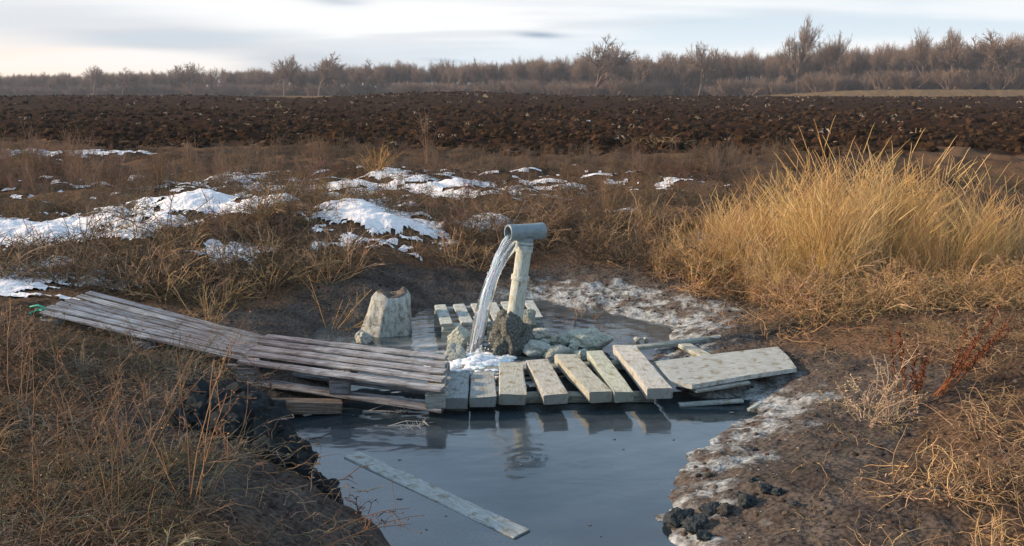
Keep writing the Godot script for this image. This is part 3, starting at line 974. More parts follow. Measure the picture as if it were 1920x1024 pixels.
func build_pipe() -> void:
	var foot := Vector3(0.0, 0.10, -6.52)
	var top := Vector3(0.108, 0.905, -6.50)
	var p := thing("spring_pipe", "leaning pale upright pipe with grey tee spouting water to the left", "pipe", foot)
	var up := (top - foot).normalized()
	var along := top.distance_to(foot)
	var side := up.cross(Vector3.BACK).normalized()
	var stand := Basis(side, up, side.cross(up))
	var o := put("lower_pipe", ring_wall([[0.062, 0.0], [0.062, 0.15], [0.0615, 0.30], [0.061, 0.455]], 28, 0.03, 4).mesh(M.lime_pipe), p)
	o.transform = Transform3D(stand, Vector3.ZERO)
	o = put("collar", ring_wall([[0.060, 0.0], [0.0675, 0.004], [0.069, 0.015], [0.0665, 0.022], [0.069, 0.030], [0.0675, 0.038], [0.058, 0.042]], 28, 0.02, 8).mesh(M.lime_pipe), p)
	o.transform = Transform3D(stand, up * 0.44)
	o = put("upper_pipe", ring_wall([[0.0565, 0.0], [0.057, 0.1], [0.058, 0.2], [0.0585, 0.24]], 28, 0.02, 14).mesh(M.lime_pipe), p)
	o.transform = Transform3D(stand, up * 0.475)
	o = put("collar", ring_wall([[0.057, 0.0], [0.064, 0.005], [0.0655, 0.02], [0.063, 0.028], [0.064, 0.05], [0.062, 0.085]], 28, 0.015, 3).mesh(M.lime_pipe), p)
	o.transform = Transform3D(stand, up * 0.655)
	# the tee: a branch going down, a cross pipe open towards the left and the viewer
	var axis := Vector3(-0.87, 0.02, 0.49).normalized()
	var tee := put("tee", ring_wall([[0.048, 0.145], [0.0535, 0.1455], [0.061, 0.145], [0.0625, 0.140], [0.0625, 0.118], [0.0605, 0.114], [0.0605, -0.105], [0.0625, -0.110], [0.0625, -0.150], [0.0605, -0.155], [0.054, -0.156], [0.053, -0.06], [0.053, 0.0], [0.052, 0.10], [0.048, 0.145]].map(func(q): return [q[0], -q[1]]), 36).mesh(M.grey_plastic), p)
	var cross_ := axis.cross(Vector3.UP).normalized()
	tee.transform = Transform3D(Basis(cross_, -axis, cross_.cross(-axis)), top - foot + axis * 0.012)
	o = put("branch", ring_wall([[0.0615, -0.125], [0.0635, -0.118], [0.0635, -0.088], [0.0605, -0.083], [0.0600, -0.035]], 28).mesh(M.grey_plastic), tee)
	o.transform = tee.transform.affine_inverse() * Transform3D(stand, top - foot)
	o = put("end_cap", ring_wall([[0.0001, 0.0], [0.05, 0.001], [0.0535, 0.004], [0.0535, 0.02]].map(func(q): return [q[0], q[1]]), 28).mesh(M.grey_plastic), tee)
	o.transform = tee.transform.affine_inverse() * Transform3D(Basis(cross_, axis, cross_.cross(axis)), top - foot - axis * 0.135)

	# the water arching out
	var mouth := top + axis * 0.06 + Vector3(0, -0.016, 0)
	var end := Vector3(-0.285, 0.0, -6.24)
	var stream := thing("water_stream", "clear stream of water arching from the pipe's mouth into the pool", "water", end)
	var body := Geo.new()
	var steps := 60
	var sides := 40
	for k in steps + 1:
		var t := float(k) / steps
		var c := mouth + axis * 0.30 * 0.0 + Vector3((end.x - mouth.x) * (1.25 * t - 0.25 * t * t), (end.y - mouth.y) * (0.30 * t + 0.70 * t * t) - 0.01 * t, (end.z - mouth.z) * (1.25 * t - 0.25 * t * t))
		var dirv := Vector3((end.x - mouth.x) * (1.25 - 0.5 * t), (end.y - mouth.y) * (0.30 + 1.40 * t), (end.z - mouth.z) * (1.25 - 0.5 * t)).normalized()
		var acrossv := dirv.cross(Vector3(0.25, 0.1, 1.0)).normalized()
		var frontv := acrossv.cross(dirv).normalized()
		var wide := lerpf(0.048, 0.046, t) + 0.004 * sin(t * 11.0)
		wide *= 0.82 + 0.18 * smoothstep(0.0, 0.12, t)
		var deepv := lerpf(0.022, 0.026, t)
		for s in sides:
			var a := TAU * s / sides
			var k2 := 1.0 + 0.34 * nz.get_noise_3d(cos(a) * 150.0, t * 110.0, sin(a) * 150.0) + 0.22 * nz.get_noise_3d(cos(a) * 420.0, t * 330.0, sin(a) * 420.0) + 0.10 * nf.get_noise_3d(cos(a) * 500.0, t * 1500.0, sin(a) * 500.0) * t
			body.v.append(c - end + (acrossv * cos(a) * wide + frontv * sin(a) * deepv) * k2)
	for k in steps:
		for s in sides:
			var a := k * sides + s
			var b := k * sides + (s + 1) % sides
			body.i.append_array([a, a + sides, b, b, a + sides, b + sides])
	smooth(body)
	put("jet", body.mesh(M.clear_water), stream)
	# white, air-filled strands within it
	for q in 15:
		var pts := []
		var ph := rnd(0, TAU)
		var t0 := rnd(0.02, 0.35)
		var t1 := rnd(0.65, 1.0)
		for k in 15:
			var t := lerpf(t0, t1, k / 14.0)
			var c := mouth + Vector3((end.x - mouth.x) * (1.25 * t - 0.25 * t * t), (end.y - mouth.y) * (0.30 * t + 0.70 * t * t) - 0.01 * t, (end.z - mouth.z) * (1.25 * t - 0.25 * t * t))
			pts.append(c - end + Vector3(cos(ph) * 0.030 + 0.004 * sin(t * 17.0 + q), 0.0, sin(ph) * 0.012))
		var st := Geo.new()
		st.tube(pts, 0.0024, rnd(0.0035, 0.0065), 5)
		put("strand", st.mesh(M.foam), stream)
	# drops thrown off it and up from the pool
	var dr := Geo.new()
	for k in 150:
		var t := rnd(0.3, 1.0)
		var c := mouth + Vector3((end.x - mouth.x) * (1.25 * t - 0.25 * t * t), (end.y - mouth.y) * (0.30 * t + 0.70 * t * t), (end.z - mouth.z) * (1.25 * t - 0.25 * t * t))
		var low_ := k % 2 == 0
		var off := Vector3(rnd(-1, 1), rnd(-0.3, 0.3), rnd(-1, 1)) * (0.035 + 0.05 * t)
		var q := (Vector3(rnd(-1, 1) * 0.16, rnd(0.0, 1.0) * rnd(0.02, 0.16), rnd(-1, 1) * 0.14) if low_ else c + off - end)
		var rad := rnd(0.0014, 0.0042)
		dr.tube([q - Vector3(0, rad * 1.3, 0), q, q + Vector3(0, rad * 1.6, 0)], rad, rad * 0.5, 5)
	put("drops", dr.mesh(M.foam), stream).set_meta("kind", "stuff")
	# froth where it falls
	var f := Geo.new()
	var bubble := lump(Vector3.ONE, 5, 0.35, 90, M.foam)
	var arr := bubble.surface_get_arrays(0)
	for k in 800:
		var a := rnd(0, TAU)
		var r := sqrt(rng.randf())
		var x := -0.25 + cos(a) * r * 0.34 * (1.0 + 0.35 * nz.get_noise_2d(a * 90.0, 7.0))
		var z := -6.0 + sin(a) * r * 0.42
		if nz.get_noise_2d(x * 700.0, z * 700.0) < -0.25 + 0.5 * r - 0.3:
			continue
		var lift := 0.115 * smoothstep(-5.78, -5.62, z)   # it washes over the back of the boards
		if lift > 0.0 and (x > 0.05 or z > -5.5):
			continue
		var s := rnd(0.008, 0.034) * (1.2 - 0.7 * r)
		var base := f.v.size()
		var tr := Transform3D(Basis(Vector3.UP, rnd(0, TAU)).scaled(Vector3(s * 1.6, s * (0.8 if lift == 0.0 else 0.4), s * 1.3)), Vector3(x, lift + rnd(-0.002, 0.075) * maxf(0.0, 1.0 - r * 1.1), z))
		for q in arr[Mesh.ARRAY_VERTEX]: f.v.append(tr * q)
		for q in arr[Mesh.ARRAY_INDEX]: f.i.append(q + base)
	smooth(f)
	tag(put("foam", f.mesh(M.foam)), "white froth heaped where the stream hits the pool", "foam", "", "stuff")

func stone(px: Vector3, size: Vector3, sd: int, tone: Color, label: String, called := "stone", angular := 0.28, turn := 0.0, material: Material = null) -> void:
	var o := put(called, lump(size, 22 if size.y > 0.15 else 14, 0.36 if size.y > 0.15 else 0.24, sd, material if material else M.stone, tone, angular))
	o.position = px
	o.rotation.y = turn
	tag(o, label, "rock")

func build_stones() -> void:
	var g := Color(0.95, 1.0, 0.96)
	stone(Vector3(-0.01, 0.10, -6.47), Vector3(0.15, 0.19, 0.15), 3, Color(0.95, 1.06, 1.14), "rough dark lump of mortar round the foot of the pipe", "mortar_lump", 0.05, 0.0, M.mortar)
	stone(Vector3(-0.389, 0.050, -6.646), Vector3(0.10, 0.085, 0.08), 11, g, "pale pointed rock left of the falling water, before the far pallet", "stone", 0.3, 0.4)
	stone(Vector3(-0.404, 0.050, -6.159), Vector3(0.085, 0.085, 0.07), 12, Color(0.8, 0.85, 0.85), "rough grey rock at the corner of the slatted pallet beside the froth", "stone", 0.2)
	stone(Vector3(0.135, 0.160, -6.816), Vector3(0.055, 0.085, 0.06), 13, Color(0.62, 0.68, 0.68), "grey upright rock tucked behind the foot of the pipe", "stone", 0.3)
	stone(Vector3(0.222, 0.090, -6.625), Vector3(0.085, 0.06, 0.07), 14, Color(1.1, 1.18, 1.18), "whitest rock just right of the mortar lump", "stone", 0.3)
	stone(Vector3(0.183, 0.040, -6.371), Vector3(0.10, 0.075, 0.085), 15, Color(0.9, 0.98, 1.0), "pale rough rock right of the mortar lump at the front", "stone", 0.2)
	stone(Vector3(0.331, 0.050, -6.555), Vector3(0.048, 0.05, 0.05), 16, Color(0.85, 0.86, 0.78), "small tan-grey rock in the middle of the rock pile", "stone", 0.3)
	stone(Vector3(0.406, 0.060, -6.519), Vector3(0.075, 0.065, 0.06), 17, Color(0.75, 0.8, 0.78), "cracked grey rock left of the largest rock", "stone", 0.3)
	stone(Vector3(0.591, 0.075, -6.496), Vector3(0.165, 0.095, 0.12), 18, Color(0.95, 1.02, 0.95), "largest rounded pale rock at the right of the pile", "stone", 0.25, 0.15)
	stone(Vector3(0.355, 0.030, -6.307), Vector3(0.115, 0.065, 0.075), 19, Color(0.8, 0.85, 0.83), "flat grey rock in front of the rock pile behind the boards", "stone", 0.25)
	stone(Vector3(0.240, 0.050, -6.525), Vector3(0.05, 0.03, 0.04), 20, Color(0.9, 1.0, 1.08), "tiny pale rock between the whitest rock and the front rock", "stone", 0.25)
	stone(Vector3(0.506, 0.030, -6.226), Vector3(0.05, 0.055, 0.05), 21, Color(0.8, 0.9, 0.92), "small grey rock between the fifth and sixth board ends", "stone", 0.25)
	stone(Vector3(0.459, 0.040, -6.400), Vector3(0.045, 0.045, 0.045), 22, Color(0.85, 0.9, 0.85), "small pale rock below the largest rock", "stone", 0.3)
	stone(Vector3(-1.157, 0.030, -6.687), Vector3(0.085, 0.075, 0.06), 23, Color(1.1, 1.12, 1.12), "white chalky chunk in the water below the stump", "stone", 0.35)
	stone(Vector3(0.984, 0.020, -6.722), Vector3(0.028, 0.02, 0.022), 24, Color(1.3, 1.35, 1.35), "small white pebble on the mud behind the boards", "pebble", 0.2)
	stone(Vector3(1.053, 0.020, -6.738), Vector3(0.018, 0.015, 0.018), 25, Color(1.3, 1.3, 1.25), "smaller white pebble right of another on the mud", "pebble", 0.2)

func build_stump() -> void:
	var at := Vector3(-1.03, -0.04, -7.02)
	var t := thing("tree_stump", "chalk-crusted hollow tree stump leaning at the pool's far edge", "stump", at)
	var outer := []
	var g := Geo.new()
	var sides := 40
	var levels := 16
	var shell := func(k: float, a: float, inner: float) -> Vector3:
		var r: float = (0.205 - 0.045 * k + 0.02 * exp(-k * 6.0) - 0.03 * smoothstep(0.88, 1.0, k)) * (1.0 + 0.16 * nz.get_noise_2d(cos(a) * 80.0 + 11.0, sin(a) * 80.0) + 0.16 * nf.get_noise_2d(cos(a) * 420.0, sin(a) * 420.0 + k * 45.0) + 0.05 * nf.get_noise_2d(cos(a) * 200.0 + 31.0, sin(a) * 200.0 + k * 60.0))
		var h: float = 0.36 * k * (1.0 + 0.05 * sin(a * 2.0 + 2.2) + 0.05 * nf.get_noise_2d(cos(a) * 150.0, sin(a) * 150.0))
		return Vector3(cos(a) * r * inner + 0.055 * k, h, sin(a) * r * 0.85 * inner - 0.03 * k)
	for k in levels + 1:
		for s in sides + 1:
			g.v.append(shell.call(float(k) / levels, TAU * (s % sides) / sides, 1.0))
	for k in levels:
		for s in sides:
			var o := k * (sides + 1) + s
			g.i.append_array([o, o + 1, o + sides + 1, o + 1, o + sides + 2, o + sides + 1])
	smooth(g)
	put("bark_side", g.mesh(M.stump_side), t)
	var c := Geo.new()
	for k in 9:   # the broken rim and the rotted hollow
		for s in sides + 1:
			var a := TAU * (s % sides) / sides
			var f := k / 8.0
			var p: Vector3 = shell.call(1.0, a, 1.0 - 0.99 * f)
			p.y += 0.012 * smoothstep(0.0, 0.12, f) - 0.055 * smoothstep(0.25, 0.7, f) + 0.014 * nf.get_noise_2d(p.x * 900.0, p.z * 900.0)
			c.v.append(p)
	for k in 8:
		for s in sides:
			var o := k * (sides + 1) + s
			c.i.append_array([o, o + 1, o + sides + 1, o + 1, o + sides + 2, o + sides + 1])
	smooth(c)
	put("hollow_top", c.mesh(M.stump_core), t)

# ---------------------------------------------------------------- pallets and planks
func build_pallets() -> void:
	var grey_ := [Color(0.70, 0.75, 0.82), Color(0.98, 1.05, 1.15), Color(0.60, 0.62, 0.66), Color(0.88, 0.94, 1.02), Color(0.92, 0.97, 1.05), Color(1.0, 1.03, 1.1)]
	# left: rising to the bank, six slats
	var a := thing("wooden_pallet", "weathered grey slatted pallet sloping up the left bank", "pallet", Vector3(-2.4, 0.3, -5.9))
	var lefts := [Vector3(-3.072, 0.500, -6.281), Vector3(-3.095, 0.500, -6.176), Vector3(-3.113, 0.500, -6.058), Vector3(-3.119, 0.500, -5.944), Vector3(-3.126, 0.500, -5.834), Vector3(-3.109, 0.500, -5.698)]
	var rights := [Vector3(-1.697, 0.250, -5.927), Vector3(-1.712, 0.250, -5.833), Vector3(-1.733, 0.250, -5.741), Vector3(-1.728, 0.250, -5.652), Vector3(-1.728, 0.250, -5.565), Vector3(-1.720, 0.250, -5.458)]
	for k in 6:
		slat_between(a, lefts[k], rights[k], 0.064, 0.018, grey_[k], Color(0.68, 0.65, 0.64), 100 + k, 0.36, 0.66)
	for f in [0.03, 0.5, 0.97]:
		var p0: Vector3 = lefts[0].lerp(rights[0], f) - Vector3.UP * 0.026
		var p1: Vector3 = lefts[5].lerp(rights[5], f) - Vector3.UP * 0.026
		lay("cross_board", p0, p1, 0.10, 0.022, M.old_wood, Color(0.72, 0.73, 0.76), a, 110 + int(f * 10))
		for e in 3:
			var q := p0.lerp(p1, [0.06, 0.5, 0.94][e]) - Vector3.UP * 0.023
			lay("block", q - Vector3(0.06, 0, 0), q + Vector3(0.06, 0, 0), 0.09, 0.085, M.old_wood, Color(0.72, 0.73, 0.76), a, 120 + e)
	for e in 3:
		var q0: Vector3 = lefts[0].lerp(lefts[5], [0.06, 0.5, 0.94][e]) - Vector3.UP * 0.135
		var q1: Vector3 = rights[0].lerp(rights[5], [0.06, 0.5, 0.94][e]) - Vector3.UP * 0.135
		lay("bottom_board", q0, q1, 0.095, 0.022, M.old_wood, Color(0.72, 0.73, 0.76), a, 130 + e)
	# middle: five slats, pale with crust towards the water
	var b := thing("wooden_pallet", "slatted pallet with five boards running down to the froth", "pallet", Vector3(-1.1, 0.15, -5.5))
	lefts = [Vector3(-1.706, 0.270, -5.938), Vector3(-1.709, 0.270, -5.802), Vector3(-1.715, 0.270, -5.659), Vector3(-1.714, 0.270, -5.534), Vector3(-1.709, 0.270, -5.357)]
	rights = [Vector3(-0.432, 0.200, -5.660), Vector3(-0.427, 0.200, -5.493), Vector3(-0.423, 0.200, -5.346), Vector3(-0.417, 0.200, -5.186), Vector3(-0.411, 0.200, -5.015)]
	for k in 5:
		var tone: Color = [Color(0.60, 0.58, 0.61), Color(0.55, 0.52, 0.55), Color(0.66, 0.63, 0.65), Color(0.60, 0.58, 0.62), Color(0.54, 0.52, 0.56)][k]
		slat_between(b, lefts[k], rights[k], 0.076, 0.020, tone, Color(1.62, 1.75, 1.75), 140 + k, 0.32, 0.68)
	for f in [0.03, 0.5, 0.965]:
		var p0: Vector3 = lefts[0].lerp(rights[0], f) - Vector3.UP * 0.026
		var p1: Vector3 = lefts[4].lerp(rights[4], f) - Vector3.UP * 0.026
		lay("cross_board", p0, p1, 0.11, 0.022, M.crusted_wood if f > 0.9 else M.old_wood, Color(0.85, 0.85, 0.82) if f > 0.9 else Color(0.62, 0.60, 0.62), b, 150 + int(f * 10))
		for e in 3:
			var q := p0.lerp(p1, [0.06, 0.5, 0.94][e]) - Vector3.UP * 0.023
			lay("block", q - Vector3(0.06, 0, 0), q + Vector3(0.06, 0, 0), 0.09, 0.085, M.crusted_wood if f > 0.9 else M.old_wood, Color(0.85, 0.85, 0.82) if f > 0.9 else Color(0.62, 0.60, 0.62), b, 160 + e)
	for e in 3:
		var q0: Vector3 = lefts[0].lerp(lefts[4], [0.06, 0.5, 0.94][e]) - Vector3.UP * 0.135
		var q1: Vector3 = rights[0].lerp(rights[4], [0.06, 0.5, 0.94][e]) - Vector3.UP * 0.135
		lay("bottom_board", q0, q1, 0.10, 0.022, M.old_wood, Color(0.62, 0.62, 0.64), b, 170 + e)
	# centre: seven thick crusted boards on two runners
	var c := thing("wooden_pallet", "broken pallet of seven thick chalky boards standing over the pool", "pallet", Vector3(0.3, 0.05, -5.5))
	var ends := [
		[Vector3(-0.361, 0.115, -5.591), Vector3(-0.349, 0.115, -5.068), 0.165], [Vector3(-0.189, 0.115, -5.591), Vector3(-0.177, 0.115, -5.106), 0.155], [Vector3(-0.011, 0.120, -5.800), Vector3(0.003, 0.120, -5.131), 0.165],
		[Vector3(0.168, 0.125, -5.833), Vector3(0.265, 0.125, -5.126), 0.150], [Vector3(0.371, 0.130, -5.944), Vector3(0.541, 0.130, -5.141), 0.150], [Vector3(0.579, 0.135, -6.019), Vector3(0.680, 0.135, -5.137), 0.112], [Vector3(0.803, 0.150, -6.103), Vector3(0.899, 0.150, -5.152), 0.158]]
	for k in 7:
		lay("board", ends[k][0], ends[k][1], ends[k][2], 0.068, M.crusted_wood, [Color(0.62, 0.68, 0.74), Color(0.68, 0.72, 0.75), Color(0.78, 0.80, 0.78), Color(0.88, 0.88, 0.86), Color(0.90, 0.90, 0.82), Color(0.86, 0.92, 0.84), Color(1.12, 1.12, 1.02)][k], c, 200 + k, [0.0, 0.0, 0.02, 0.03, -0.03, 0.05, -0.02][k], 0.011)
	lay("runner", Vector3(-0.410, 0.050, -5.322), Vector3(0.894, 0.055, -5.349), 0.09, 0.05, M.crusted_wood, Color(0.55, 0.58, 0.55), c, 220)
	lay("runner", Vector3(-0.384, 0.050, -5.830), Vector3(0.903, 0.062, -6.015), 0.09, 0.05, M.crusted_wood, Color(0.6, 0.62, 0.6), c, 221)
	# far: six slats in the shallow water behind the pipe
	var d := thing("wooden_pallet", "small pale pallet with open slats standing in the water behind the pipe", "pallet", Vector3(-0.2, 0.1, -7.1))
	var back := [Vector3(-0.613, 0.150, -7.350), Vector3(-0.455, 0.150, -7.370), Vector3(-0.306, 0.150, -7.390), Vector3(-0.183, 0.150, -7.430), Vector3(-0.051, 0.150, -7.470), Vector3(0.144, 0.150, -7.510)]
	var fore := [Vector3(-0.507, 0.150, -6.704), Vector3(-0.347, 0.150, -6.737), Vector3(-0.210, 0.150, -6.771), Vector3(-0.097, 0.150, -6.821), Vector3(0.034, 0.150, -6.855), Vector3(0.210, 0.150, -6.907)]
	for k in 6:
		lay("slat", back[k], fore[k], 0.098 if k < 5 else 0.085, 0.022, M.crusted_wood, [Color(0.88, 0.95, 0.95), Color(0.85, 0.92, 0.93), Color(0.9, 0.95, 0.95), Color(0.86, 0.92, 0.94), Color(0.85, 0.9, 0.9), Color(0.8, 0.88, 0.92)][k], d, 240 + k)
	for e in 2:
		var row: Array = [back, fore][e]
		var s := Vector3(0, -0.023, [0.04, -0.04][e])
		lay("stringer", row[0] + s - Vector3(0.04, 0, 0), row[5] + s + Vector3(0.04, 0, 0), 0.075, 0.032, M.crusted_wood, Color(0.85, 0.9, 0.92), d, 250 + e)
		for f in [0.0, 0.5, 1.0]:
			var q: Vector3 = row[0].lerp(row[5], f) + s - Vector3.UP * 0.033
			lay("block", q - Vector3(0.05, 0, 0), q + Vector3(0.05, 0, 0), 0.08, 0.13, M.crusted_wood, Color(0.8, 0.86, 0.88), d, 255 + int(f * 2))

# an old slat that is dry grey or chalky at one end and dark with wet at the other; the border is ragged
func slat_between(parent: Node3D, a: Vector3, b: Vector3, wide: float, thick: float, tone: Color, other: Color, sd: int, from: float, to: float) -> void:
	var length := a.distance_to(b)
	var m := board_mesh(length, wide, thick, M.old_wood, tone, sd, 60, 0.005)
	var arr := m.surface_get_arrays(0)
	var cols: PackedColorArray = arr[Mesh.ARRAY_COLOR]
	var vs: PackedVector3Array = arr[Mesh.ARRAY_VERTEX]
	for k in vs.size():
		var f := vs[k].x / length + 0.5
		var w := smoothstep(from, to, f + 0.3 * nf.get_noise_2d(vs[k].x * 500.0 + sd * 40.0, vs[k].z * 900.0))
		cols[k] = tone.lerp(other, w)
	arr[Mesh.ARRAY_COLOR] = cols
	var out := ArrayMesh.new()
	out.add_surface_from_arrays(Mesh.PRIMITIVE_TRIANGLES, arr)
	out.surface_set_material(0, M.old_wood)
	var slat := put("slat", out, parent)
	var x := (b - a).normalized()
	var zz := x.cross(Vector3.UP).normalized()
	slat.transform = Transform3D(Basis(x, zz.cross(x), zz).rotated(x, rnd(-0.04, 0.04)), (a + b) * 0.5 - Vector3.UP * thick * 0.5 - parent.position)

func build_planks() -> void:
	var o := lay("loose_plank", Vector3(-0.861, 0.012, -4.473), Vector3(0.045, 0.012, -3.594), 0.105, 0.022, M.crusted_wood, Color(0.85, 0.90, 0.94), self, 301, 0.02)
	tag(o, "long pale plank floating alone in the front of the pool", "plank")
	# the broad sheet on the right bank: a slab with a skewed outline and crumbled edge
	var top := [Vector3(0.964, 0.130, -5.768), Vector3(1.421, 0.145, -5.907), Vector3(1.870, 0.165, -6.010), Vector3(1.870, 0.165, -5.776), Vector3(1.845, 0.165, -5.513), Vector3(1.493, 0.150, -5.403), Vector3(1.121, 0.130, -5.273), Vector3(1.000, 0.130, -5.356)]
	var mid := Vector3(1.4, 0.15, -5.55)
	var g := Geo.new()
	var rings := []
	for k in 2:
		var ring := []
		for q in top:
			ring.append(q - mid - Vector3.UP * (0.028 * k))
		rings.append(ring)
	rings.reverse()
	for r in rings: r.reverse()
	g.loft(rings, Color(0.95, 0.98, 0.98), 0.03)
	for k in g.v.size():
		g.t[k] = Vector2(g.v[k].x, g.v[k].z) + Vector2(0.0, 0.3 * g.v[k].y)
	o = put("wood_sheet", g.mesh(M.crusted_wood))
	o.position = mid
	tag(o, "broad chalk-coated wooden sheet lying on the right bank beside the boards", "board")
	o = lay("loose_plank", Vector3(1.138, 0.095, -5.314), Vector3(1.504, 0.110, -5.439), 0.09, 0.02, M.crusted_wood, Color(0.9, 0.92, 0.9), self, 303)
	tag(o, "short pale plank tucked under the edge of the broad sheet", "plank")
	o = lay("loose_plank", Vector3(1.037, 0.012, -5.261), Vector3(1.443, 0.030, -5.289), 0.05, 0.018, M.crusted_wood, Color(0.85, 0.92, 0.95), self, 304)
	tag(o, "thin pale lath at the water's edge below the broad sheet", "plank")
	o = lay("loose_plank", Vector3(0.911, 0.070, -6.353), Vector3(1.837, 0.130, -6.540), 0.06, 0.03, M.crusted_wood, Color(0.78, 0.80, 0.78), self, 305)
	tag(o, "long thin lath running from the boards towards the golden grass", "plank")
	o = lay("loose_plank", Vector3(1.283, 0.085, -6.372), Vector3(1.373, 0.100, -6.019), 0.10, 0.03, M.crusted_wood, Color(0.85, 0.86, 0.8), self, 306)
	tag(o, "short crosspiece between the long lath and the broad sheet", "plank")
	o = lay("loose_plank", Vector3(1.422, 0.050, -5.061), Vector3(1.530, 0.060, -5.175), 0.022, 0.012, M.crusted_wood, Color(0.9, 0.97, 1.0), self, 307)
	tag(o, "small pale splinter of wood on the white crust below the lath", "plank")
	o = lay("loose_plank", Vector3(0.942, 0.020, -4.462), Vector3(1.044, 0.025, -4.515), 0.025, 0.012, M.crusted_wood, Color(0.85, 0.92, 0.95), self, 308)
	tag(o, "small wood splinter at the right shore of the pool", "plank")
	o = lay("ground_beam", Vector3(-1.899, 0.160, -4.931), Vector3(-1.040, 0.070, -5.147), 0.10, 0.07, M.old_wood, Color(0.55, 0.44, 0.36), self, 309)
	tag(o, "dark muddy beam lying on the ground below the middle pallet", "beam")

func build_clay() -> void:
	var kinds := []
	for k in 5:
		kinds.append(lump(Vector3(1, rnd(0.65, 0.85), rnd(0.8, 1.0)), 7, 0.5, 400 + k, M.clay, Color(1, 1, 1), 0.25))
	var heap := thing("clay_heap", "heap of dark blue-grey clay clods on the left bank of the pool", "clay", Vector3(-1.2, 0.15, -4.5))
	for k in 190:
		var f := rng.randf()
		var p: Vector3 = Vector3(-1.456, 0.300, -4.128).lerp(Vector3(-0.930, 0.140, -3.910), f) + Vector3(rnd(-1, 1) * 0.18, 0, rnd(-1, 1) * 0.20)
		var o := put("clod", kinds[k % 5], heap)
		var s := rnd(0.025, 0.075)
		o.transform = Transform3D(Basis(Vector3(rnd(-1, 1), rnd(-1, 1), rnd(-1, 1)).normalized(), rnd(0, TAU)).scaled(Vector3.ONE * s), Vector3(p.x, ground(p.x, p.z) + s * rnd(0.1, 0.7), p.z) - heap.position)
	var rights := [[1270, 962, 0.10], [1300, 985, 0.085], [1330, 965, 0.075], [1358, 972, 0.06], [1400, 968, 0.075], [1437, 957, 0.055], [1455, 962, 0.045], [1410, 925, 0.03], [1432, 940, 0.03], [1385, 940, 0.028], [1320, 1010, 0.06], [1490, 975, 0.035], [1415, 848, 0.028], [1330, 893, 0.032]]
	var places := [Vector3(0.742, 0.060, -3.690), Vector3(0.791, 0.060, -3.575), Vector3(0.882, 0.060, -3.675), Vector3(0.941, 0.060, -3.639), Vector3(1.045, 0.060, -3.659), Vector3(1.149, 0.060, -3.716), Vector3(1.185, 0.060, -3.690), Vector3(1.118, 0.080, -3.849), Vector3(1.150, 0.080, -3.766), Vector3(1.035, 0.080, -3.766), Vector3(0.812, 0.060, -3.456), Vector3(1.221, 0.100, -3.545), Vector3(1.274, 0.060, -4.381), Vector3(0.971, 0.060, -4.082)]
	var words := ["largest dark clod nearest the water on the right bank", "broad dark clod second from the water on the right bank", "dark clod in the middle of the right bank's clod pile", "brown-grey clod beside the middle of the right bank's clod pile", "dark clod towards the right of the right bank's clod pile", "smooth dark clod at the right end of the clod pile", "small dark clod last at the right end of the clod pile", "tiny dark clod farthest up the bank above the clod pile", "tiny dark clod above the right end of the clod pile", "tiny dark clod just above the middle of the clod pile", "dark clod nearest the bottom edge on the right bank", "lone flat clod right of the clod pile", "small dark clod up the shore in the grey mud", "small brown clod on the white crust by the water"]
	for k in rights.size():
		var o := put("soil_lump", lump(Vector3(1, 0.7, 0.9) * rights[k][2] * 0.58, 9, 0.6, 430 + k, M.clay, Color(0.9, 0.75, 0.65) if k in [3, 13] else Color(0.7, 0.7, 0.72), 0.15))
		var p: Vector3 = places[k]
		o.position = Vector3(p.x, ground(p.x, p.z) + rights[k][2] * 0.2, p.z)
		tag(o, words[k], "clod")

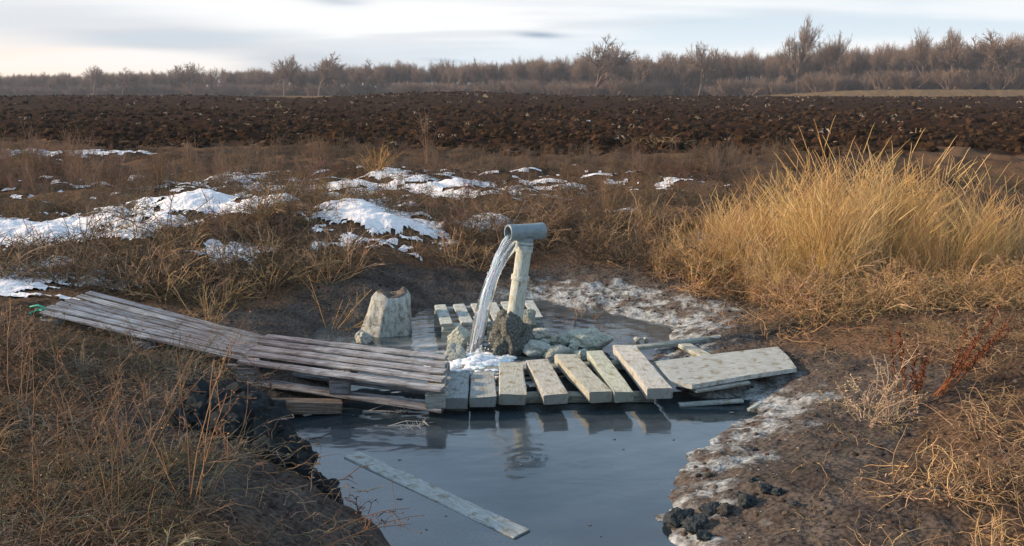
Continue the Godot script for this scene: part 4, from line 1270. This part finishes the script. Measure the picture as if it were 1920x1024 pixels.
# ---------------------------------------------------------------- vegetation
func build_plants() -> void:
	var brown := Color(0.24, 0.17, 0.11)
	var dull := Color(0.155, 0.125, 0.095)
	var tan_ := Color(0.36, 0.26, 0.16)
	var gold := Color(0.60, 0.40, 0.175)
	var rust := Color(0.17, 0.075, 0.04)
	var W := Color(1, 1, 1)
	var tang := []
	var bold := []
	var erect := []
	var mats := []
	for k in 4:
		tang.append(weed(11, 0.48, 1.3, 0.28, 3, 0.0040, Color(1, 0.98, 0.95), false, 0.10))
		bold.append(weed(7, 0.55, 1.2, 0.24, 3, 0.0062, Color(1, 0.98, 0.95), false, 0.08))
		erect.append(weed(8, 0.55, 0.45, 0.12, 5, 0.0026, Color(1, 0.97, 0.93), true, 0.0))
		mats.append(mat_of_stalks(46, 0.26, 0.16, 0.0030, Color(1, 0.97, 0.93)))
	# ring of weeds behind the pool
	var behind := func(x, z):
		var s := sdf(x, z)
		if s < 0.75 + 0.3 * nz.get_noise_2d(x * 60.0, z * 60.0) or (x < -1.3 and z > -7.0): return false
		var snowy := maxf(bump(x, z, -5.35, -9.5, 1.4, 1.1), maxf(bump(x, z, -3.85, -10.6, 0.95, 1.2), maxf(bump(x, z, -1.5, -9.6, 0.75, 0.9), 0.6 * bump(x, z, -2.9, -8.6, 0.6, 0.5))))
		return rng.randf() > snowy * 1.6 and (x > -5.2 or z < -7.8)
	scatter("dry_weeds", bold, 200, -6.5, 3.0, -10.4, -7.2, 0.6, 1.15, [Color(0.42, 0.30, 0.19), Color(0.34, 0.24, 0.15), Color(0.28, 0.22, 0.16)], behind, "lighter stiff dead stems standing among the weeds behind the pool", "weeds")
	scatter("dry_weeds", tang, 340, -6.5, 3.0, -10.2, -7.2, 0.6, 1.1, [brown, dull, Color(0.10, 0.085, 0.07)], behind, "tangled dry brown weeds round the far side of the pool", "weeds")
	scatter("dry_weeds", mats, 300, -6.5, 3.4, -12.5, -7.2, 0.8, 1.4, [dull, brown, dull], behind, "matted dead stalks round the far side of the pool", "weeds")
	scatter("dry_weeds", erect, 170, -7.0, 4.0, -13.5, -8.6, 0.6, 1.0, [brown, Color(0.20, 0.13, 0.10), dull], behind, "thin upright dead weeds between the snow patches", "weeds")
	# pinkish feathery weeds farther off
	scatter("dry_weeds", erect, 260, -14.0, -4.0, -20.0, -13.5, 0.8, 1.35, [Color(0.30, 0.20, 0.145), Color(0.24, 0.165, 0.12)], func(x, z): return nz.get_noise_2d(x * 12.0, z * 12.0) > -0.1, "reddish feathery weeds along the track on the left", "weeds")
	scatter("dry_weeds", erect, 200, -6.0, 6.0, -21.5, -15.5, 0.6, 1.1, [Color(0.20, 0.15, 0.115), Color(0.15, 0.12, 0.10)], func(x, z): return nz.get_noise_2d(x * 10.0, z * 20.0) > -0.05, "dark reddish weeds along the near edge of the plough", "weeds")
	scatter("dry_weeds", mats, 300, -16.0, 8.0, -21.0, -12.5, 0.9, 1.6, [dull, Color(0.15, 0.10, 0.07)], func(x, z): return nz.get_noise_2d(x * 10.0, z * 20.0) > -0.3, "flattened dead grass along the muddy track", "weeds")
	# golden grass on the right
	var tufts := []
	for k in 5:
		tufts.append(grass_tuft(52, 1.0, 0.16, Color(1, 1, 1)))
	var gold_ok := func(x, z):
		var q := Vector2((x - 3.15) / 1.6, (z + 8.2) / 1.1).length()
		return q < 1.0 + 0.25 * nz.get_noise_2d(x * 80.0, z * 80.0)
	scatter("golden_grass", tufts, 290, 1.2, 5.4, -9.8, -6.8, 0.75, 1.12, [gold, Color(0.52, 0.36, 0.17), Color(0.68, 0.50, 0.26)], gold_ok, "tall golden dry grass swept to the right behind the right bank", "grass", func(x, z): return 0.92 - 0.55 * pow(Vector2((x - 3.3) / 1.75, (z + 8.3) / 1.5).length(), 1.6) + 0.12 * nz.get_noise_2d(x * 120.0, z * 120.0))
	scatter("golden_grass", tufts, 45, 4.4, 6.5, -9.5, -6.6, 0.3, 0.55, [Color(0.40, 0.28, 0.16), tan_], func(x, z): return true, "shorter straw-coloured grass at the right edge", "grass")
	# tangled straw in front of it
	var front := func(x, z): return sdf(x, z) > 0.85 + 0.2 * nz.get_noise_2d(x * 70.0, z * 70.0) and z < -6.2 - 0.15 * (x - 1.2)
	scatter("straw_tangle", bold, 110, 0.8, 5.2, -8.6, -6.3, 0.6, 0.95, [Color(0.56, 0.39, 0.22), Color(0.48, 0.33, 0.19)], front, "stiff straw-coloured stems before the golden grass", "weeds")
	scatter("straw_tangle", tang, 220, 0.7, 5.4, -8.6, -6.2, 0.7, 1.15, [Color(0.50, 0.34, 0.19), Color(0.42, 0.28, 0.16), Color(0.30, 0.20, 0.12)], front, "tangled orange-brown dead stems in front of the golden grass", "weeds")
	scatter("straw_tangle", mats, 170, 1.0, 5.4, -8.0, -6.2, 0.8, 1.25, [Color(0.50, 0.35, 0.20), Color(0.42, 0.28, 0.16)], front, "matted straw at the foot of the golden grass", "weeds")
	# left foreground
	var near_left := func(x, z):
		if sdf(x, z) < 0.22 or (x > -3.5 and z < -5.0 - 0.12 * (x + 3.0)): return false
		return x < 0.37 * z + 0.1 * nz.get_noise_2d(z * 80.0, 3.0) or (rng.randf() < 0.10 and z > -4.0)
	scatter("undergrowth", mats, 230, -4.4, -0.5, -6.2, -2.3, 0.4, 0.85, [dull, Color(0.20, 0.165, 0.12), Color(0.28, 0.195, 0.125), Color(0.16, 0.155, 0.12)], near_left, "matted brown undergrowth covering the left bank", "weeds")
	scatter("undergrowth", tang, 110, -4.4, -0.9, -6.2, -2.3, 0.3, 0.65, [Color(0.30, 0.19, 0.12), brown, Color(0.44, 0.30, 0.19), Color(0.38, 0.33, 0.25)], near_left, "thin tangled weeds growing on the left bank", "weeds")
	scatter("undergrowth", [mat_of_stalks(7, 0.14, 0.03, 0.0024, Color(1, 1, 1)), mat_of_stalks(4, 0.18, 0.03, 0.0030, Color(1, 1, 1))], 380, -3.6, -0.3, -5.0, -2.3, 0.5, 1.2, [Color(0.20, 0.13, 0.09), Color(0.09, 0.07, 0.06), Color(0.30, 0.24, 0.18)], func(x, z): return sdf(x, z) > 0.15, "twigs and dead stalks strewn over the left bank", "litter")
	# right foreground
	var near_right := func(x, z): return sdf(x, z) > 1.05 + 0.35 * nz.get_noise_2d(x * 90.0, z * 90.0)
	scatter("litter_straw", mats, 85, 1.3, 4.6, -5.9, -2.4, 0.4, 0.7, [tan_, Color(0.38, 0.26, 0.16)], near_right, "matted straw patches on the right bank", "straw")
	scatter("litter_straw", [mat_of_stalks(5, 0.12, 0.02, 0.0022, Color(1, 1, 1)), mat_of_stalks(3, 0.16, 0.015, 0.0022, Color(1, 1, 1))], 420, 0.8, 5.0, -6.6, -2.4, 0.6, 1.3, [tan_, Color(0.42, 0.32, 0.22), brown], func(x, z): return sdf(x, z) > 0.55, "loose straws strewn over the right bank", "straw")
	scatter("mud_crumbs", [lump(Vector3(1, 0.7, 0.9), 3, 0.5, 61, M.soil_clod), lump(Vector3(1, 0.6, 0.8), 3, 0.5, 62, M.soil_clod)], 4500, -3.5, 4.6, -8.6, -2.4, 0.003, 0.016, [Color(0.10, 0.065, 0.045), Color(0.05, 0.04, 0.035), Color(0.15, 0.12, 0.10)], func(x, z): return sdf(x, z) > 0.05, "small crumbs of mud scattered over the banks", "soil")
	var bits := []
	var bit_colors := []
	for k in 90:
		var x := rnd(-1.3, 1.4)
		var z := rnd(-5.6, -2.9)
		if sdf(x, z) > -0.03 or nz.get_noise_2d(x * 130.0, z * 130.0) < -0.1: continue
		var sc := rnd(0.002, 0.007)
		bits.append(Transform3D(Basis(Vector3.UP, rnd(0, TAU)).scaled(Vector3(sc * rnd(1.0, 2.5), sc * 0.4, sc)), Vector3(x, 0.006, z)))
		bit_colors.append(tint(Color(0.22, 0.23, 0.24), 0.4))
	many("floating_bits", lump(Vector3.ONE, 3, 0.5, 65, M.soil_clod), bits, bit_colors, "small bits of crust and chaff floating on the pool", "debris")
	scatter("crust_flakes", [lump(Vector3(1, 0.4, 0.8), 3, 0.6, 63, M.soil_clod), lump(Vector3(0.8, 0.35, 1), 3, 0.6, 64, M.soil_clod)], 500, 0.1, 2.4, -8.4, -3.0, 0.003, 0.008, [Color(0.55, 0.56, 0.54), Color(0.42, 0.42, 0.40)], func(x, z):
		var s := sdf(x, z)
		return s > 0.0 and s < 0.55 and rng.randf() > s, "white crumbs of mineral crust along the shore", "crust")

	# single plants one can point to
	var spray := weed(6, 0.75, 0.5, 0.15, 4, 0.0030, Color(0.27, 0.165, 0.10), true, 0.0)
	var spray2 := weed(5, 0.68, 0.75, 0.17, 5, 0.0028, Color(0.25, 0.165, 0.105), true, 0.0)
	plant("dead_forb", spray, Vector3(-1.158, 0.420, -2.977), 0.3, Vector3(0.9, 1.0, 0.9), "tall branching orange-brown stems in front of the clay heap", "weed", "", -0.15)
	plant("dead_forb", spray2, Vector3(-1.464, 0.440, -3.205), 2.0, Vector3(0.85, 0.9, 0.85), "upright brown branching weed left of the clay heap", "weed", "", -0.1)
	plant("dead_forb", spray, Vector3(-1.756, 0.450, -3.387), 4.0, Vector3(0.8, 0.85, 0.8), "brown branching weed below the sloping pallet's middle", "weed")
	plant("dead_forb", spray2, Vector3(-1.702, 0.450, -2.916), 5.0, Vector3(0.8, 0.9, 0.8), "brown branching weed in the bottom left corner", "weed")
	plant("dead_forb", spray, Vector3(-2.284, 0.450, -3.875), 1.0, Vector3(0.8, 0.8, 0.8), "brown branching weed at the left edge below the green twine", "weed")
	plant("dead_forb", spray2, Vector3(-1.324, 0.450, -2.724), 3.3, Vector3(0.7, 0.75, 0.7), "low forked brown weed at the bottom edge on the left", "weed")
	var arch := Geo.new()
	for s in 3:
		var from: Vector3 = [Vector3(-0.750, 0.360, -2.870), Vector3(-0.730, 0.360, -2.992), Vector3(-0.697, 0.340, -2.970)][s] - Vector3(-0.750, 0.360, -2.870)
		var pts := bent(from - Vector3(0, 0.02, 0), Vector3(0.9, 0.42, -0.35), rnd(0.34, 0.46), 7, 0.10, 0.07)
		arch.tube(pts, 0.0032, 0.0014, 4, Color(0.24, 0.14, 0.085))
		for q in 7:
			var b := bent(pts[rng.randi_range(2, 6)], Vector3(rnd(-0.3, 1), rnd(-0.4, 0.8), rnd(-0.6, 0.6)), rnd(0.04, 0.11), 3, 0.2, 0.02)
			arch.tube(b, 0.0014, 0.0008, 3, Color(0.26, 0.15, 0.09))
			arch.tube([b[3], b[3] + Vector3(0.004, 0.004, 0)], 0.004, 0.002, 5, Color(0.20, 0.09, 0.06))
	plant("arching_twig", arch.mesh(M.straw), Vector3(-0.750, 0.360, -2.870), 0.0, Vector3.ONE, "thin reddish twigs arching from the left bank over the pool", "twig")
	# the right bank's plants
	var pale := weed(15, 0.42, 1.0, 0.24, 5, 0.0030, Color(0.46, 0.36, 0.26), true, 0.09)
	plant("pale_weed", pale, Vector3(1.908, 0.220, -4.530), 0.4, Vector3(1.05, 1.0, 1.0), "pale bleached bushy weed on the right bank", "weed")
	plant("pale_weed", weed(12, 0.36, 1.5, 0.28, 4, 0.0030, Color(0.40, 0.30, 0.20), true, 0.14), Vector3(1.928, 0.220, -4.335), 2.4, Vector3.ONE, "low sprawling weed at the foot of the bleached bush", "weed")
	plant("tan_tangle", mat_of_stalks(110, 0.22, 0.22, 0.0028, Color(0.44, 0.30, 0.17)), Vector3(1.822, 0.330, -3.499), 1.0, Vector3(1.0, 0.9, 0.8), "tan tangle of dead stems on the right below the red weeds", "weed")
	plant("tan_tangle", mat_of_stalks(90, 0.22, 0.22, 0.0028, Color(0.42, 0.29, 0.17)), Vector3(1.395, 0.360, -2.932), 2.0, Vector3(0.8, 0.8, 0.7), "tan tangle of dead stems at the bottom edge right of the clods", "weed")
	plant("tan_tangle", weed(9, 0.36, 0.9, 0.22, 4, 0.0032, Color(0.50, 0.34, 0.19), false, 0.06), Vector3(1.693, 0.400, -2.836), 0.0, Vector3.ONE, "forked tan stems in the bottom right corner", "weed")
	plant("tan_tangle", mat_of_stalks(80, 0.22, 0.20, 0.0028, Color(0.36, 0.25, 0.15)), Vector3(2.338, 0.350, -3.999), 0.5, Vector3(0.9, 0.8, 0.8), "brownish straw tangle at the right edge below the red weed", "weed")
	dock(Vector3(2.193, 0.270, -4.735), 0.44, 4, "slim dark red dock weed right of the bleached bush", 0.02)
	dock(Vector3(2.331, 0.270, -4.645), 0.62, 9, "bushy rust-red dock weed leaning right near the right edge", 0.55)
	dock(Vector3(2.201, 0.270, -4.585), 0.26, 3, "short dark red dock stem between the two red weeds", 0.1)
	# pale stems among the weeds behind
	plant("pale_weed", weed(14, 0.52, 1.1, 0.20, 4, 0.0036, Color(0.36, 0.26, 0.16), false, 0.06), Vector3(-2.246, 0.360, -6.317), 0.2, Vector3(1.1, 0.95, 1.0), "large tan branching weed above the sloping pallet", "weed")
	plant("pale_weed", weed(10, 0.55, 0.9, 0.10, 2, 0.0036, Color(0.42, 0.28, 0.14), false, 0.02), Vector3(-1.496, 0.360, -7.152), 0.0, Vector3(1.0, 0.9, 1.0), "fan of tan stems leaning right, left of the stump", "weed", "", -0.45)
	plant("pale_weed", weed(16, 0.5, 1.2, 0.16, 3, 0.0032, Color(0.40, 0.25, 0.13), false, 0.09), Vector3(0.568, 0.330, -7.399), 1.2, Vector3(1.1, 0.9, 1.0), "arching orange-brown stems just right of the pipe", "weed")
	plant("pale_weed", weed(16, 0.8, 0.5, 0.10, 6, 0.004, Color(0.25, 0.16, 0.115), true, 0.0), Vector3(-2.750, 0.500, -12.327), 0.2, Vector3(1, 0.9, 1), "single reddish feathery weed between the two thick snow patches", "weed")
	plant("pale_weed", weed(26, 0.45, 1.0, 0.10, 3, 0.005, Color(0.40, 0.25, 0.11), false, 0.03), Vector3(-2.475, 0.500, -16.184), 0.2, Vector3(1.6, 1.2, 1.2), "low orange grass tussock beside the track left of centre", "weed")
	plant("pale_weed", weed(9, 1.1, 0.15, 0.05, 5, 0.005, Color(0.22, 0.15, 0.11), true, 0.0), Vector3(-1.631, 0.500, -17.006), 0.2, Vector3.ONE, "tall thin brown weeds standing at the plough's edge near centre", "weed")

func dock(at: Vector3, h: float, stems: int, label: String, lean: float) -> void:
	var o := thing("dock_weed", label, "weed", Vector3(at.x, ground(at.x, at.z) - 0.01, at.z))
	var red := Color(0.16, 0.066, 0.04)
	for s in stems:
		var st := Geo.new()
		var hd := Geo.new()
		var a := rnd(-0.25, 0.35)
		var pts := bent(Vector3(rnd(-0.03, 0.03), 0, rnd(-0.03, 0.03)), Vector3(lean + a, 1.0, rnd(-0.3, 0.3)), h * rnd(0.65, 1.05), 7, 0.06, -0.02)
		st.tube(pts, 0.0042, 0.0016, 4, tint(Color(0.24, 0.10, 0.05)))
		for q in 60:
			var f := rnd(0.35, 1.0) * 6.99
			var p: Vector3 = pts[int(f)].lerp(pts[int(f) + 1], f - floorf(f))
			var dv := Vector3(rnd(-1, 1), rnd(0.1, 1.2), rnd(-1, 1)).normalized()
			hd.tube([p, p + dv * 0.010, p + dv * 0.020], 0.0020, 0.0030, 3, tint(red, 0.5))
		put("stem", st.mesh(M.straw), o)
		put("seed_head", hd.mesh(M.straw), o).set_meta("kind", "stuff")

func build_small() -> void:
	# green twine knotted to the pallet's high corner
	var g := Geo.new()
	var knot := Vector3(-3.191, 0.470, -5.850)
	for s in 7:
		var a := s * 1.05
		var pts := bent(Vector3(0, 0, 0), Vector3(cos(a), 0.3 * sin(a * 2.0), sin(a)), rnd(0.05, 0.13), 5, 0.5, 0.1)
		g.tube(pts, 0.006, 0.004, 5)
	g.tube([Vector3(-0.06, 0.02, 0.0), Vector3(0, 0.035, 0.02), Vector3(0.06, 0.02, 0.03), Vector3(0.05, -0.04, 0.04), Vector3(-0.02, -0.06, 0.04), Vector3(-0.05, -0.02, 0.03)], 0.008, 0.007, 6)
	var o := put("green_twine", g.mesh(M.twine))
	o.position = knot + Vector3(-0.015, 0.0, 0.0)
	tag(o, "green plastic twine knotted at the high corner of the sloping pallet", "twine")
	# dead twigs by the rocks and in the water
	var t := Geo.new()
	var tips := []
	for s in 4:
		var pts := bent(Vector3.ZERO, Vector3([0.8, 1.0, 0.5, 1.0][s], [0.45, 0.1, 0.75, -0.02][s], [0.3, 0.2, -0.3, 0.5][s]), [0.42, 0.38, 0.33, 0.30][s], 7, 0.20, 0.03)
		t.tube(pts, 0.0038, 0.0016, 4, Color(0.50, 0.47, 0.40))
		for q in 5:
			t.tube(bent(pts[rng.randi_range(2, 6)], Vector3(rnd(-0.4, 1), rnd(-0.5, 0.8), rnd(-1, 1)), rnd(0.06, 0.16), 4, 0.3, 0.03), 0.0022, 0.001, 3, Color(0.46, 0.42, 0.36))
	plant("dead_branch", t.mesh(M.straw), Vector3(0.194, 0.080, -6.955), 0.0, Vector3.ONE, "pale bare twiggy branch lying behind the rocks", "branch")
	var set_ := [[Vector3(-0.876, 0.010, -5.124), 0.30, "frosted sprig of dead flower stalks in the water before the pallet", 0.2], [Vector3(-1.129, 0.010, -6.983), 0.22, "thin pale sprig floating in the water below the stump", 0.0], [Vector3(-0.697, 0.010, -4.876), 0.2, "small pale sprig lying on the film of the pool", 0.1]]
	for e in set_:
		var s := Geo.new()
		for k in 3:
			var pts := bent(Vector3(rnd(-0.03, 0.03), 0.0, 0), Vector3(1.0, 0.55 - 0.2 * k, rnd(-0.4, 0.4)), e[1] * rnd(0.7, 1.1), 6, 0.22, 0.16)
			for q in pts.size():
				pts[q].y = maxf(pts[q].y, 0.004)
			s.tube(pts, 0.0024, 0.0014, 3, Color(0.50, 0.50, 0.48))
			for q in 9:
				s.tube(bent(pts[6], Vector3(rnd(-1, 1), rnd(-0.6, 1), rnd(-1, 1)), rnd(0.02, 0.045), 2, 0.3, 0.05), 0.0016, 0.0012, 3, Color(0.62, 0.62, 0.60))
			s.tube(bent(pts[3], Vector3(0.4, -0.6, 0.4), 0.07, 3, 0.2, 0.05), 0.0016, 0.001, 3, Color(0.5, 0.5, 0.48))
		var sp := put("dead_sprig", s.mesh(M.straw))
		sp.position = e[0]
		tag(sp, e[2], "sprig")
